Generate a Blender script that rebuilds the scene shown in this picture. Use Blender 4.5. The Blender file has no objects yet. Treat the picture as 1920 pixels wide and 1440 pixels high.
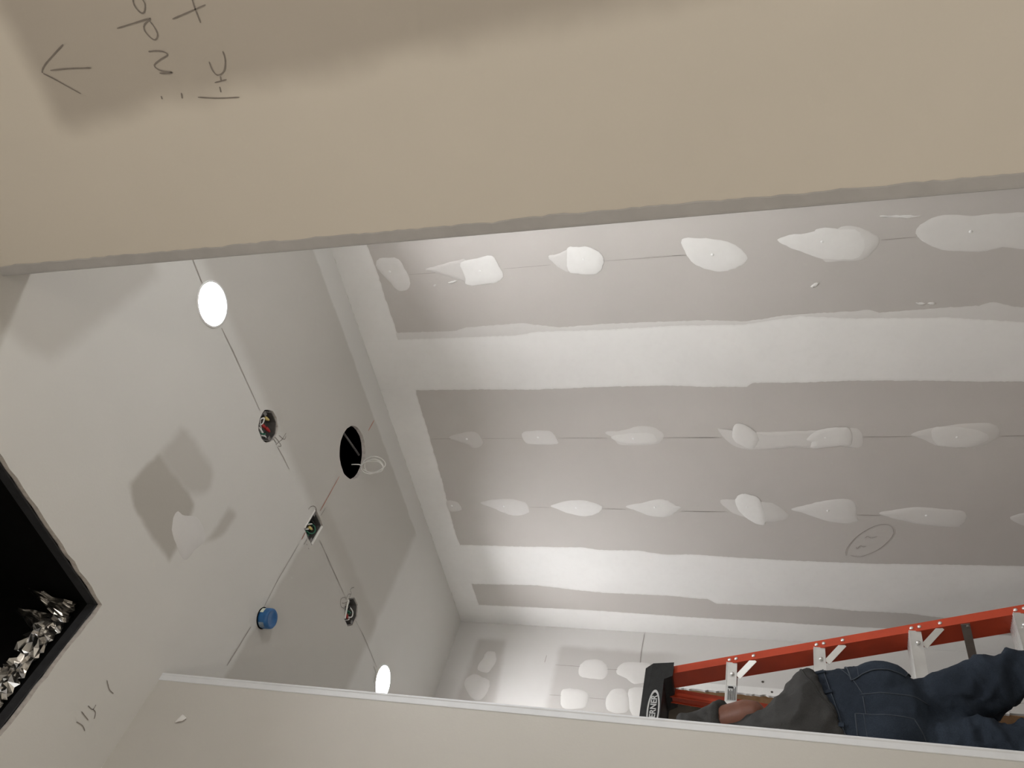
import bpy, bmesh, math, random
from mathutils import Vector, Matrix, noise
from mathutils.bvhtree import BVHTree
from mathutils.geometry import tessellate_polygon

SC = bpy.context.scene
COL = SC.collection
random.seed(7)
R = math.radians

# ---------------------------------------------------------------- camera, world, exposure
EYE = 1.82                       # height of the lens above the floor
YAW, PITCH, ROLL = 0.60994, 0.31200, -0.02917
cam_d = bpy.data.cameras.new('camera')
cam = bpy.data.objects.new('camera', cam_d)
COL.objects.link(cam)
fwd = Vector((-math.sin(YAW) * math.cos(PITCH), math.cos(YAW) * math.cos(PITCH), math.sin(PITCH)))
rgt = Vector((math.cos(YAW), math.sin(YAW), 0))
upv = rgt.cross(fwd)
r2 = rgt * math.cos(ROLL) + upv * math.sin(ROLL)
u2 = -rgt * math.sin(ROLL) + upv * math.cos(ROLL)
# the phone was held on its side: the picture's right is the room's down
M3 = Matrix((-u2, r2, -fwd)).transposed()
cam.matrix_world = Matrix.Translation((0, 0, EYE)) @ M3.to_4x4()
cam_d.sensor_width = 36.0
cam_d.lens = 1609.95 / 1920 * 36
cam_d.clip_start = 0.02
SC.camera = cam

world = bpy.data.worlds.new('world')
SC.world = world
world.use_nodes = True
world.node_tree.nodes['Background'].inputs[0].default_value = (0.8, 0.85, 0.9, 1)
world.node_tree.nodes['Background'].inputs[1].default_value = 0.0
SC.view_settings.view_transform = 'Standard'
SC.view_settings.look = 'None'
SC.view_settings.gamma = 1.0
SC.view_settings.exposure = 2.35
SC.view_settings.use_curve_mapping = False

LAMP_ROOM = 120.0                 # brightness of the recessed lamps in the room
FILL_HALL = 128.0                 # and of the fill bulbs added unseen in the hall behind the lens
COOL = (0.975, 0.99, 1.0)
WARM = (1.0, 0.93, 0.835)

# ---------------------------------------------------------------- the room's measures
CEIL = EYE + 1.6723
Y_FAR = 2.7316
X_LEFT = -3.4167
X_NEAR, Y_NEAR = -1.7575, 1.1635        # outside corner of the near left wall
X_JAMB, Y_JAMB = -0.6242, 1.3762        # outside corner of the near right wall
Y_ROW = 1.976                           # row of ceiling fixtures
X_EAST, Y_BACK = 2.4, -2.6

# ---------------------------------------------------------------- traced outlines, metres on each surface
FAR_PATCHES = [[(0.8,[(-1.306,3.31),(-1.302,3.264),(-1.313,3.224),(-1.355,3.211),(-1.408,3.205),(-1.441,3.221),(-1.448,3.264),(-1.401,3.294),(-1.354,3.32),(-1.331,3.326)])],[(0.35,[(-1.365,3.128),(-1.351,3.071),(-1.336,2.983),(-1.342,2.957),(-1.425,2.97),(-1.419,3.004),(-1.387,3.08)]),(0.95,[(-1.347,2.984),(-1.337,2.928),(-1.328,2.851),(-1.373,2.834),(-1.407,2.823),(-1.431,2.84),(-1.443,2.884),(-1.443,2.975),(-1.402,2.978)])],[(0.5,[(-1.349,2.639),(-1.342,2.604),(-1.329,2.557),(-1.375,2.545),(-1.419,2.572),(-1.391,2.612)]),(1,[(-1.325,2.566),(-1.32,2.53),(-1.323,2.487),(-1.345,2.452),(-1.373,2.439),(-1.4,2.445),(-1.433,2.472),(-1.429,2.528),(-1.411,2.577)])],[(0.95,[(-1.323,2.158),(-1.323,2.098),(-1.343,2.007),(-1.378,1.961),(-1.411,1.944),(-1.437,1.964),(-1.455,2.014),(-1.451,2.064),(-1.425,2.118),(-1.384,2.146)])],[(0.55,[(-1.33,1.657),(-1.326,1.601),(-1.353,1.551),(-1.381,1.525),(-1.42,1.544),(-1.447,1.576),(-1.448,1.633),(-1.437,1.702)]),(0.9,[(-1.35,1.844),(-1.338,1.805),(-1.333,1.736),(-1.32,1.708),(-1.33,1.646),(-1.334,1.601),(-1.364,1.573),(-1.405,1.566),(-1.44,1.588),(-1.443,1.633),(-1.434,1.702),(-1.401,1.772),(-1.376,1.818)])],[(0.65,[(-1.355,1.42),(-1.331,1.4),(-1.308,1.344),(-1.319,1.261),(-1.319,1.2),(-1.322,1.119),(-1.328,1.079),(-1.391,1.061),(-1.45,1.064),(-1.438,1.168),(-1.447,1.219),(-1.443,1.271),(-1.43,1.341),(-1.4,1.391),(-1.378,1.414)])],[(0.35,[(-2.186,3.244),(-2.16,3.177),(-2.154,3.116),(-2.188,3.094),(-2.224,3.095),(-2.246,3.138),(-2.219,3.176)])],[(0.6,[(-2.168,2.904),(-2.154,2.876),(-2.152,2.791),(-2.17,2.766),(-2.213,2.754),(-2.226,2.769),(-2.226,2.84),(-2.216,2.899)])],[(0.4,[(-2.164,2.546),(-2.157,2.478),(-2.137,2.409),(-2.142,2.345),(-2.176,2.309),(-2.213,2.32),(-2.231,2.354),(-2.233,2.488),(-2.194,2.516)]),(0.62,[(-2.181,2.514),(-2.166,2.373),(-2.196,2.337),(-2.226,2.354),(-2.225,2.446),(-2.211,2.505)])],[(0.4,[(-2.152,2.094),(-2.17,2.031),(-2.172,1.93),(-2.169,1.811),(-2.166,1.727),(-2.154,1.67),(-2.161,1.581),(-2.207,1.559),(-2.246,1.564),(-2.254,1.592),(-2.241,1.624),(-2.255,1.721),(-2.249,1.813),(-2.26,1.92),(-2.257,1.994),(-2.229,2.048)]),(0.7,[(-2.133,2.025),(-2.136,1.988),(-2.167,1.953),(-2.203,1.936),(-2.234,1.946),(-2.257,1.967),(-2.234,2.014),(-2.193,2.042)]),(0.65,[(-2.209,1.763),(-2.166,1.72),(-2.152,1.657),(-2.159,1.607),(-2.232,1.599),(-2.241,1.631),(-2.254,1.74),(-2.222,1.743)])],[(0.42,[(-2.189,1.393),(-2.163,1.332),(-2.146,1.245),(-2.14,1.153),(-2.158,1.111),(-2.195,1.101),(-2.236,1.133),(-2.253,1.178),(-2.252,1.255),(-2.243,1.309),(-2.213,1.353)]),(0.66,[(-2.163,1.326),(-2.156,1.232),(-2.182,1.149),(-2.216,1.134),(-2.25,1.184),(-2.252,1.255),(-2.235,1.31)])],[(0.45,[(-2.565,3.354),(-2.564,3.309),(-2.594,3.289),(-2.62,3.295),(-2.627,3.353)])],[(0.55,[(-2.572,3.188),(-2.551,3.124),(-2.544,3.045),(-2.563,2.972),(-2.622,2.963),(-2.646,3.02),(-2.64,3.065),(-2.601,3.135)])],[(0.75,[(-2.58,2.852),(-2.552,2.775),(-2.546,2.701),(-2.57,2.632),(-2.594,2.621),(-2.624,2.648),(-2.642,2.702),(-2.629,2.774),(-2.604,2.822)])],[(0.6,[(-2.578,2.515),(-2.557,2.446),(-2.534,2.374),(-2.541,2.326),(-2.568,2.295),(-2.579,2.274),(-2.606,2.298),(-2.636,2.343),(-2.633,2.412),(-2.605,2.466)])],[(0.4,[(-2.536,2.109),(-2.531,2.044),(-2.542,1.93),(-2.551,1.888),(-2.605,1.841),(-2.636,1.849),(-2.653,1.906),(-2.649,1.949),(-2.62,2.034),(-2.591,2.076)]),(1,[(-2.519,2.043),(-2.497,2.017),(-2.499,1.992),(-2.523,1.951),(-2.618,1.93),(-2.667,1.935),(-2.665,1.971),(-2.61,2.026),(-2.56,2.047)])],[(0.6,[(-2.58,1.826),(-2.554,1.764),(-2.528,1.695),(-2.52,1.608),(-2.55,1.578),(-2.598,1.575),(-2.643,1.573),(-2.652,1.634),(-2.637,1.702),(-2.603,1.771)])],[(0.55,[(-2.591,1.491),(-2.571,1.429),(-2.556,1.353),(-2.566,1.251),(-2.574,1.188),(-2.607,1.174),(-2.651,1.188),(-2.661,1.213),(-2.651,1.335),(-2.619,1.441)])],[(0.45,[(-2.603,1.026),(-2.579,0.98),(-2.573,0.945),(-2.591,0.901),(-2.637,0.896),(-2.657,0.935),(-2.64,0.985)])],[(0.8,[(-1.294,1.526),(-1.297,1.482),(-1.301,1.439),(-1.307,1.407),(-1.31,1.444),(-1.305,1.482),(-1.299,1.52)])],[(0.8,[(-1.538,1.741),(-1.526,1.729),(-1.525,1.715),(-1.536,1.72),(-1.542,1.731)])],[(0.7,[(-1.625,1.407),(-1.623,1.395),(-1.628,1.375),(-1.633,1.389)])],[(0.7,[(-1.627,1.37),(-1.624,1.356),(-1.629,1.345),(-1.635,1.358)])],[(0.8,[(-1.436,3.115),(-1.43,3.106),(-1.435,3.102),(-1.44,3.11)])],[(0.8,[(-1.427,3.051),(-1.421,3.032),(-1.419,3.014),(-1.426,3.019),(-1.431,3.038)])]]
FAR_BANDS = {'A_fringe': [(-1.642,3.391),(-1.638,3.313),(-1.643,3.074),(-1.63,3.027),(-1.623,2.791),(-1.634,2.745),(-1.651,2.645),(-1.645,2.477),(-1.649,2.223),(-1.652,2.091),(-1.664,1.976),(-1.66,1.912),(-1.648,1.837),(-1.645,1.727),(-1.645,1.619),(-1.641,1.555),(-1.656,1.52),(-1.653,1.445),(-1.648,1.31),(-1.647,1.212),(-1.635,1.175),(-1.657,1.114),(-1.667,1.06)],'A_top': [(-1.665,3.399),(-1.667,3.322),(-1.673,2.822),(-1.661,2.75),(-1.667,2.48),(-1.663,2.224),(-1.673,1.976),(-1.649,1.776),(-1.67,1.595),(-1.683,1.308),(-1.715,1.076)],'A_bot': [(-1.926,3.415),(-1.927,3.319),(-1.932,3.025),(-1.94,2.804),(-1.935,2.518),(-1.938,2.251),(-1.949,2.126),(-1.953,1.971),(-1.936,1.95),(-1.94,1.78),(-1.938,1.591),(-1.947,1.348),(-1.957,1.173),(-1.962,1.026)],'B_top': [(-2.851,3.39),(-2.848,3.323),(-2.848,3.062),(-2.84,2.748),(-2.853,2.674),(-2.849,2.488),(-2.87,2.381),(-2.862,2.246),(-2.873,2.07),(-2.881,1.796),(-2.883,1.513),(-2.874,1.243),(-2.867,0.923)],'B_bot': [(-3.12,3.403),(-3.125,3.361),(-3.112,3.024),(-3.133,2.827),(-3.143,2.697),(-3.142,2.368),(-3.152,2.271),(-3.153,2.206),(-3.181,2.168),(-3.177,1.954),(-3.171,1.726),(-3.183,1.578),(-3.183,1.362),(-3.201,1.221)],'C_top': [(-3.279,3.398),(-3.28,3.373),(-3.276,3.055),(-3.274,2.783),(-3.286,2.282),(-3.287,1.959),(-3.291,1.726),(-3.29,1.502)],'ceil_low': [(-1.219,3.34),(-1.245,3.337),(-1.346,3.329),(-1.476,3.332),(-1.613,3.328),(-1.654,3.329),(-1.931,3.329),(-2.008,3.332),(-2.122,3.333),(-2.296,3.338),(-2.46,3.342),(-2.621,3.356),(-2.769,3.361),(-2.85,3.356),(-3.125,3.361),(-3.28,3.373)]}
LEFT_SPOTS = [[(2.55,3.3),(2.554,3.259),(2.499,3.237),(2.435,3.258),(2.432,3.289),(2.452,3.322),(2.509,3.31)],[(2.416,3.333),(2.402,3.28),(2.383,3.24),(2.331,3.233),(2.281,3.253),(2.277,3.293),(2.334,3.351),(2.379,3.364)],[(2.505,2.815),(2.541,2.792),(2.554,2.735),(2.534,2.693),(2.494,2.674),(2.449,2.687),(2.444,2.737),(2.453,2.803)],[(2.49,2.635),(2.546,2.605),(2.554,2.517),(2.542,2.477),(2.46,2.481),(2.433,2.54),(2.458,2.58)],[(2.357,2.876),(2.378,2.854),(2.377,2.783),(2.356,2.745),(2.299,2.744),(2.279,2.772),(2.277,2.854)],[(2.335,2.66),(2.391,2.64),(2.4,2.585),(2.353,2.554),(2.29,2.552),(2.273,2.592),(2.281,2.642)],[(2.38,2.564),(2.41,2.549),(2.416,2.488),(2.355,2.457),(2.271,2.472),(2.272,2.532)]]
LEFT_BARE = [[(2.628,3.358),(2.625,3.231),(2.26,3.201),(2.26,3.349),(2.487,3.375)],[(2.613,2.929),(2.614,2.524),(2.605,2.271),(2.268,2.307),(2.264,2.915)]]
LEFT_LINES = [[(2.504,2.934),(2.505,2.812)],[(2.501,2.682),(2.503,2.618)],[(2.336,2.93),(2.338,2.872)],[(2.338,2.742),(2.339,2.663)],[(2.725,2.527),(2.614,2.53),(2.545,2.528)],[(2.556,2.989),(2.513,2.99)],[(2.479,1.052),(2.488,0.937)]]
HANDWRITING = [[(-0.184,3.05),(-0.199,3.083),(-0.211,3.108),(-0.22,3.121),(-0.225,3.124)],[(-0.223,3.104),(-0.226,3.058),(-0.231,3.014)],[(-0.226,3.123),(-0.237,3.107),(-0.255,3.084),(-0.272,3.062)],[(-0.221,2.882),(-0.222,2.866),(-0.226,2.851),(-0.232,2.847),(-0.237,2.864),(-0.244,2.881),(-0.251,2.879),(-0.257,2.869),(-0.261,2.852),(-0.262,2.862),(-0.259,2.878)],[(-0.175,2.925),(-0.172,2.889),(-0.169,2.85)],[(-0.17,2.85),(-0.177,2.867),(-0.186,2.872),(-0.198,2.867),(-0.204,2.859),(-0.197,2.85),(-0.185,2.85),(-0.174,2.854)],[(-0.127,2.862),(-0.139,2.871),(-0.151,2.87),(-0.159,2.863),(-0.156,2.856),(-0.146,2.85),(-0.137,2.851),(-0.123,2.848)],[(-0.177,2.809),(-0.171,2.772),(-0.165,2.736)],[(-0.146,2.756),(-0.165,2.758),(-0.191,2.758)],[(-0.241,2.736),(-0.257,2.738),(-0.274,2.749),(-0.278,2.764),(-0.268,2.77),(-0.254,2.77)],[(-0.29,2.775),(-0.288,2.749)],[(-0.281,2.759),(-0.288,2.761)],[(-0.298,2.768),(-0.308,2.77)],[(-0.31,2.82),(-0.317,2.78),(-0.321,2.737)],[(-0.298,2.894),(-0.304,2.895)],[(-0.298,2.85),(-0.308,2.853)]]
CEILING_LINES = {'chalk': [[(-0.894,1.978),(-0.981,1.972)],[(-1.132,1.969),(-1.224,1.973),(-1.457,1.974)],[(-1.617,1.979),(-1.664,1.984),(-1.725,1.987)],[(-2.063,1.981),(-2.183,1.98),(-2.394,1.981)],[(-2.509,1.978),(-2.625,1.985),(-2.806,1.979)],[(-1.973,1.871),(-1.974,1.702),(-1.984,1.584)],[(-1.977,1.507),(-1.973,1.354)]],'red': [[(-1.985,2.603),(-1.987,2.533)],[(-1.976,2.236),(-1.982,2.049)],[(-1.971,1.927),(-1.974,1.893)]],'marks': [[(-1.578,1.986),(-1.599,1.994),(-1.627,1.999),(-1.624,1.991),(-1.617,1.984)],[(-1.58,1.977),(-1.603,1.982)],[(-1.605,1.975),(-1.609,1.997),(-1.614,2.016),(-1.613,2.036),(-1.612,2.049)],[(-1.591,2.009),(-1.601,2.015),(-1.615,2.021),(-1.624,2.031),(-1.619,2.043)],[(-1.921,1.993),(-1.924,2.01),(-1.938,2.028),(-1.954,2.034),(-1.967,2.03)],[(-1.999,2.042),(-1.999,2.084)],[(-1.999,1.925),(-1.999,1.892)],[(-2.01,1.906),(-2.016,1.908)],[(-2.03,1.906),(-2.036,1.908)],[(-2.399,2.051),(-2.386,2.036),(-2.385,2.024),(-2.399,2.022),(-2.4,2.018),(-2.385,2.003),(-2.384,1.988),(-2.385,1.976)],[(-2.377,1.979),(-2.361,1.965),(-2.356,1.949),(-2.365,1.939),(-2.381,1.936),(-2.4,1.946)],[(-2.371,1.947),(-2.385,1.958),(-2.397,1.974)],[(-2.4,1.938),(-2.399,1.965),(-2.402,1.993),(-2.4,2.02)],[(-1.598,1.025),(-1.623,1.016),(-1.644,1.018)],[(-1.596,0.949),(-1.616,0.952),(-1.616,0.966)],[(-1.615,0.953),(-1.63,0.953),(-1.639,0.941)],[(-1.589,0.928),(-1.625,0.928)],[(-1.596,0.904),(-1.62,0.909),(-1.636,0.906)],[(-2.779,1.964),(-2.817,1.958),(-2.831,1.922)]]}
CEILING_BARE = {'R3': [(-0.865,1.829),(-0.854,1.367),(-0.859,1.244),(-0.766,1.195),(-0.608,1.314),(-0.648,1.42)],'Da': [(-1.252,1.384),(-1.264,1.518),(-1.419,1.548),(-1.478,1.546),(-1.512,1.463),(-1.529,1.368),(-1.311,1.357)],'Db': [(-1.267,1.647),(-1.459,1.674),(-1.495,1.615),(-1.438,1.547),(-1.265,1.516)],'Dc': [(-1.644,1.365),(-1.644,1.67),(-1.601,1.66),(-1.602,1.51),(-1.523,1.372)],'mud': [(-1.44,1.476),(-1.474,1.492),(-1.516,1.531),(-1.592,1.522),(-1.583,1.465),(-1.574,1.415),(-1.495,1.42),(-1.459,1.435)]}
SCRATCH = [(1.024,3.362),(1.028,3.344),(1.038,3.335)]
FAR_NOTE = [[(-2.84,1.611),(-2.798,1.61),(-2.724,1.571),(-2.668,1.512),(-2.653,1.466),(-2.674,1.437),(-2.724,1.44),(-2.797,1.488),(-2.842,1.555),(-2.836,1.594)],[(-2.785,1.574),(-2.796,1.569),(-2.777,1.557),(-2.784,1.546),(-2.779,1.535)],[(-2.733,1.541),(-2.722,1.531),(-2.732,1.517),(-2.721,1.494)]]
FAR_STUD_LINES = [[(-1.38,3.2),(-1.382,2.98)],[(-1.385,2.817),(-1.383,2.637)],[(-1.383,2.439),(-1.383,2.159)],[(-1.382,2.197),(-1.384,2.146)],[(-1.38,1.523),(-1.379,1.419)],[(-2.191,3.329),(-2.191,3.222)],[(-2.191,3.087),(-2.192,2.905)],[(-2.193,2.751),(-2.195,2.543)],[(-2.196,2.313),(-2.197,2.107)],[(-2.197,2.191),(-2.198,2.08)],[(-2.2,1.559),(-2.2,1.39)],[(-2.202,1.1),(-2.201,0.999)],[(-2.591,2.955),(-2.593,2.853)],[(-2.594,2.621),(-2.595,2.514)],[(-2.601,2.276),(-2.6,2.135)],[(-2.602,2.225),(-2.6,2.091)],[(-2.605,1.574),(-2.606,1.487)]]

# ---------------------------------------------------------------- material helpers
def nodes_of(m):
    return m.node_tree.nodes, m.node_tree.links

def new_mat(name, color=(.5, .5, .5), rough=.8, metal=0.0, spec=.3):
    m = bpy.data.materials.new(name)
    m.use_nodes = True
    b = m.node_tree.nodes['Principled BSDF']
    b.inputs['Base Color'].default_value = (*color, 1)
    b.inputs['Roughness'].default_value = rough
    b.inputs['Metallic'].default_value = metal
    b.inputs['Specular IOR Level'].default_value = spec
    return m

def position(m):
    N, L = nodes_of(m)
    g = N.new('ShaderNodeNewGeometry')
    return g.outputs['Position']

def noise_node(m, scale, detail=3.0, rough=.55, vec=None):
    N, L = nodes_of(m)
    n = N.new('ShaderNodeTexNoise')
    n.inputs['Scale'].default_value = scale
    n.inputs['Detail'].default_value = detail
    n.inputs['Roughness'].default_value = rough
    L.new(vec if vec is not None else position(m), n.inputs['Vector'])
    return n

def math_node(m, op, a, b=None):
    N, L = nodes_of(m)
    n = N.new('ShaderNodeMath')
    n.operation = op
    for i, v in enumerate((a, b)):
        if v is None:
            continue
        if isinstance(v, (int, float)):
            n.inputs[i].default_value = v
        else:
            L.new(v, n.inputs[i])
    return n.outputs[0]

def mix_col(m, fac, a, b):
    N, L = nodes_of(m)
    n = N.new('ShaderNodeMix')
    n.data_type = 'RGBA'
    n.clamp_factor = True
    if isinstance(fac, (int, float)):
        n.inputs[0].default_value = fac
    else:
        L.new(fac, n.inputs[0])
    for i, v in ((6, a), (7, b)):
        if isinstance(v, tuple):
            n.inputs[i].default_value = (*v[:3], 1)
        else:
            L.new(v, n.inputs[i])
    return n.outputs[2]

def map_range(m, v, a, b, c=0.0, d=1.0, smooth=False):
    N, L = nodes_of(m)
    n = N.new('ShaderNodeMapRange')
    if smooth:
        n.interpolation_type = 'SMOOTHSTEP'
    n.inputs['From Min'].default_value = a
    n.inputs['From Max'].default_value = b
    n.inputs['To Min'].default_value = c
    n.inputs['To Max'].default_value = d
    L.new(v, n.inputs['Value'])
    return n.outputs[0]

def bump(m, height, strength=.2, dist=.002):
    N, L = nodes_of(m)
    n = N.new('ShaderNodeBump')
    n.inputs['Strength'].default_value = strength
    n.inputs['Distance'].default_value = dist
    L.new(height, n.inputs['Height'])
    L.new(n.outputs[0], N['Principled BSDF'].inputs['Normal'])

def base_color(m, sock):
    N, L = nodes_of(m)
    L.new(sock, N['Principled BSDF'].inputs['Base Color'])

MUD = (.80, .79, .775)
PAPER = (.525, .498, .474)

def vary(m, col, amount=.05, scale=3.0):
    n = noise_node(m, scale, 4)
    f = map_range(m, n.outputs['Fac'], .3, .7)
    return mix_col(m, f, tuple(c * (1 - amount) for c in col), tuple(min(1, c * (1 + amount)) for c in col))

def wobbled(m, scale, amp):
    """position with a small noise added, so that a region's edge is uneven"""
    N, L = nodes_of(m)
    n = noise_node(m, scale, 3)
    s = N.new('ShaderNodeVectorMath'); s.operation = 'SUBTRACT'
    L.new(n.outputs['Color'], s.inputs[0]); s.inputs[1].default_value = (.5, .5, .5)
    k = N.new('ShaderNodeVectorMath'); k.operation = 'SCALE'
    L.new(s.outputs[0], k.inputs[0]); k.inputs['Scale'].default_value = amp
    a = N.new('ShaderNodeVectorMath'); a.operation = 'ADD'
    L.new(position(m), a.inputs[0]); L.new(k.outputs[0], a.inputs[1])
    return a.outputs[0]

def region(m, pts, soft, axes, strength, vec):
    """mask of a convex outline on a wall or ceiling; axes = the two world axes of the outline; soft may be one per edge"""
    N, L = nodes_of(m)
    cx = sum(p[0] for p in pts) / len(pts); cy = sum(p[1] for p in pts) / len(pts)
    acc = None
    for i in range(len(pts)):
        a, b = pts[i], pts[(i + 1) % len(pts)]
        nx, ny = -(b[1] - a[1]), b[0] - a[0]
        ln = math.hypot(nx, ny)
        if ln < 1e-6:
            continue
        nx /= ln; ny /= ln
        if (cx - a[0]) * nx + (cy - a[1]) * ny < 0:
            nx, ny = -nx, -ny
        w = [0, 0, 0]; w[axes[0]] = nx; w[axes[1]] = ny
        d = N.new('ShaderNodeVectorMath'); d.operation = 'DOT_PRODUCT'
        L.new(vec, d.inputs[0]); d.inputs[1].default_value = w
        off = a[0] * nx + a[1] * ny
        s = soft[i] if isinstance(soft, (list, tuple)) else soft
        k = map_range(m, d.outputs['Value'], off - s, off + s, smooth=True)
        acc = k if acc is None else math_node(m, 'MULTIPLY', acc, k)
    return math_node(m, 'MULTIPLY', acc, strength)

def fine_relief(m, scale=160, strength=.12, dist=.0015):
    n = noise_node(m, scale, 3)
    bump(m, n.outputs['Fac'], strength, dist)

def simple(name, col, rough=.8, metal=0.0, spec=.3, amount=.06, scale=12.0, relief=None):
    m = new_mat(name, col, rough, metal, spec)
    base_color(m, vary(m, col, amount, scale))
    if relief:
        fine_relief(m, *relief)
    return m

# bare drywall paper and joint compound
m_paper = new_mat('bare_drywall', PAPER, .92, 0, .15)
base_color(m_paper, vary(m_paper, PAPER, .035, 2.2)); fine_relief(m_paper)

m_mud = new_mat('joint_compound', MUD, .88, 0, .2)          # 'cover' = how much of the paper the coat hides
_at = m_mud.node_tree.nodes.new('ShaderNodeAttribute'); _at.attribute_name = 'cover'
_n = noise_node(m_mud, 38, 4)
_cv = math_node(m_mud, 'MULTIPLY', _at.outputs['Fac'], map_range(m_mud, _n.outputs['Fac'], .25, .75, .94, 1.05))
base_color(m_mud, mix_col(m_mud, _cv, vary(m_mud, PAPER, .035, 2.2), vary(m_mud, MUD, .025, 5)))
fine_relief(m_mud, 90, .15)

def surface(name, col, regions, axes, wob=(9, .02), tone=PAPER, amount=.03):
    m = new_mat(name, col, .9, 0, .18)
    v = wobbled(m, *wob)
    c = vary(m, col, amount, 1.7)
    t = vary(m, tone, .03, 2.2)
    for pts, soft, k in regions:
        c = mix_col(m, region(m, pts, soft, axes, k, v), c, t)
    base_color(m, c); fine_relief(m)
    return m

CMUD = (.655, .64, .61)
m_ceiling = surface('ceiling_drywall', CMUD, [
    ([(-2.66, 2.02), (-.2, 2.02), (-.2, 2.612), (-2.66, 2.612)], [.035, .03, .008, .03], .58),
    ([(-2.665, 1.22), (-1.995, 1.22), (-1.995, 2.1), (-2.665, 2.1)], [.04, .012, .02, .03], .58),
    (CEILING_BARE['R3'][:2] + [(-.5, 1.2), (-.5, 1.83)], .03, .55),
    (CEILING_BARE['Da'], .012, 1.0),
    (CEILING_BARE['Db'], .02, .62),
    (CEILING_BARE['Dc'], .014, .75)], (0, 1), (14, .025), (.455, .43, .39))
m_left = surface('left_wall_drywall', (.63, .615, .597), [
    ([(2.26, 3.18), (2.63, 3.22), (2.63, 3.365), (2.26, 3.375)], .02, .8),
    ([(-1, 2.93), (2.615, 2.93), (2.615, 2.36), (-1, 2.3)], [.02, .02, .12, .1], .75)], (1, 2), (10, .03), (.45, .428, .408))
CREAM = (.70, .655, .59)
m_cream = surface('cream_wall_paint', CREAM, [
    ([(-.325, 3.145), (-.245, 1.2), (3.5, 1.2), (3.5, 3.145)], [.035, .1, .1, .03], .85)], (0, 2), (6, .05), (.45, .41, .365))
m_near = surface('near_wall_primer', (.52, .503, .47), [], (1, 2))
m_plain = surface('plain_primer', (.70, .67, .62), [], (0, 2))
m_floor = simple('concrete_floor', (.60, .585, .55), .8, 0, .3, .15, 4, (60, .2))
m_bead_grey = simple('bare_corner_bead', (.45, .443, .445), .75, 0, .3, .05, 20)
m_bead_white = simple('primed_corner_bead', (.66, .675, .70), .6, 0, .35, .03, 20)
m_pencil = simple('pencil', (.235, .21, .19), .8, 0, .2, .1, 60)
m_pencil_soft = simple('faint_pencil', (.30, .27, .25), .8, 0, .2, .1, 60)
m_chalk = simple('grey_chalk', (.36, .33, .30), .9, 0, .1, .25, 30)
m_red_chalk = simple('red_chalk', (.42, .20, .15), .9, 0, .1, .25, 30)
m_black = simple('black_duct_liner', (.004, .004, .004), .85, 0, .1, .2, 30)
m_plenum = simple('blackened_void', (.004, .004, .004), .95, 0, .0, .2, 10)  # black put in for the unlit space above the ceiling
m_duct_edge = simple('charcoal_duct_edge', (.035, .036, .04), .6, 0, .3, .2, 40)
m_foil = new_mat('foil', (.50, .49, .475), .26, 1.0)
m_gypsum = simple('cut_gypsum_edge', (.60, .56, .53), .95, 0, .1, .15, 80, (200, .5))
m_steel = simple('galvanised_steel', (.27, .26, .25), .5, .9, .5, .15, 40)
m_alu = simple('aluminium', (.80, .80, .79), .36, .85, .5, .05, 25)
m_spread = simple('grey_steel_bar', (.30, .275, .255), .45, .75, .5, .1, 25)
m_red = simple('red_fibreglass', (.47, .052, .016), .42, 0, .45, .07, 14)
m_cap = simple('black_cap_plastic', (.016, .017, .018), .5, 0, .4, .25, 50)
m_white_print = simple('white_print', (.62, .63, .63), .6, 0, .3, .05, 40)
m_black_print = simple('black_print', (.02, .02, .02), .6, 0, .3, .05, 40)
m_wood = new_mat('stud_wood', (.3, .17, .08), .8, 0, .2)
_wn = noise_node(m_wood, 6, 4)
_w = m_wood.node_tree.nodes.new('ShaderNodeTexWave')
_w.wave_type = 'BANDS'; _w.bands_direction = 'Y'
_w.inputs['Scale'].default_value = 22; _w.inputs['Distortion'].default_value = 6
m_wood.node_tree.links.new(position(m_wood), _w.inputs['Vector'])
base_color(m_wood, mix_col(m_wood, _w.outputs['Fac'], (.26, .145, .07), (.36, .215, .115)))
m_opening_dark = simple('dark_opening_fill', (.085, .072, .058), .9, 0, .1, .25, 9)
m_wire_w = simple('white_wire', (.78, .77, .74), .45, 0, .4, .04, 30)
m_wire_k = simple('black_wire', (.012, .012, .012), .4, 0, .4, .1, 30)
m_wire_g = simple('green_wire', (.02, .15, .085), .45, 0, .4, .1, 30)
m_nut_r = simple('red_wire_nut', (.32, .02, .018), .5, 0, .4, .1, 30)
m_nut_y = simple('yellow_wire_nut', (.62, .50, .18), .5, 0, .4, .1, 30)
m_blue = simple('blue_plastic', (.022, .115, .30), .38, 0, .5, .22, 28)
m_sticker = simple('pale_sticker', (.66, .70, .60), .6, 0, .3, .1, 60)
m_worn = simple('worn_blue', (.20, .25, .30), .6, 0, .3, .3, 60)
m_can = simple('white_lamp_trim', (.85, .85, .84), .5, 0, .4, .02, 30)
m_skin = simple('skin', (.165, .065, .040), .5, 0, .4, .14, 25, (120, .15))
m_hair = simple('dark_hair', (.012, .010, .009), .7, 0, .3, .3, 80)
m_shoe = simple('brown_boot', (.09, .05, .028), .6, 0, .3, .2, 30)
m_thread = simple('denim_thread', (.052, .062, .078), .8, 0, .2, .1, 80)
m_metal_dot = simple('dark_rivet', (.10, .09, .08), .4, .8, .5, .1, 50)

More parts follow.
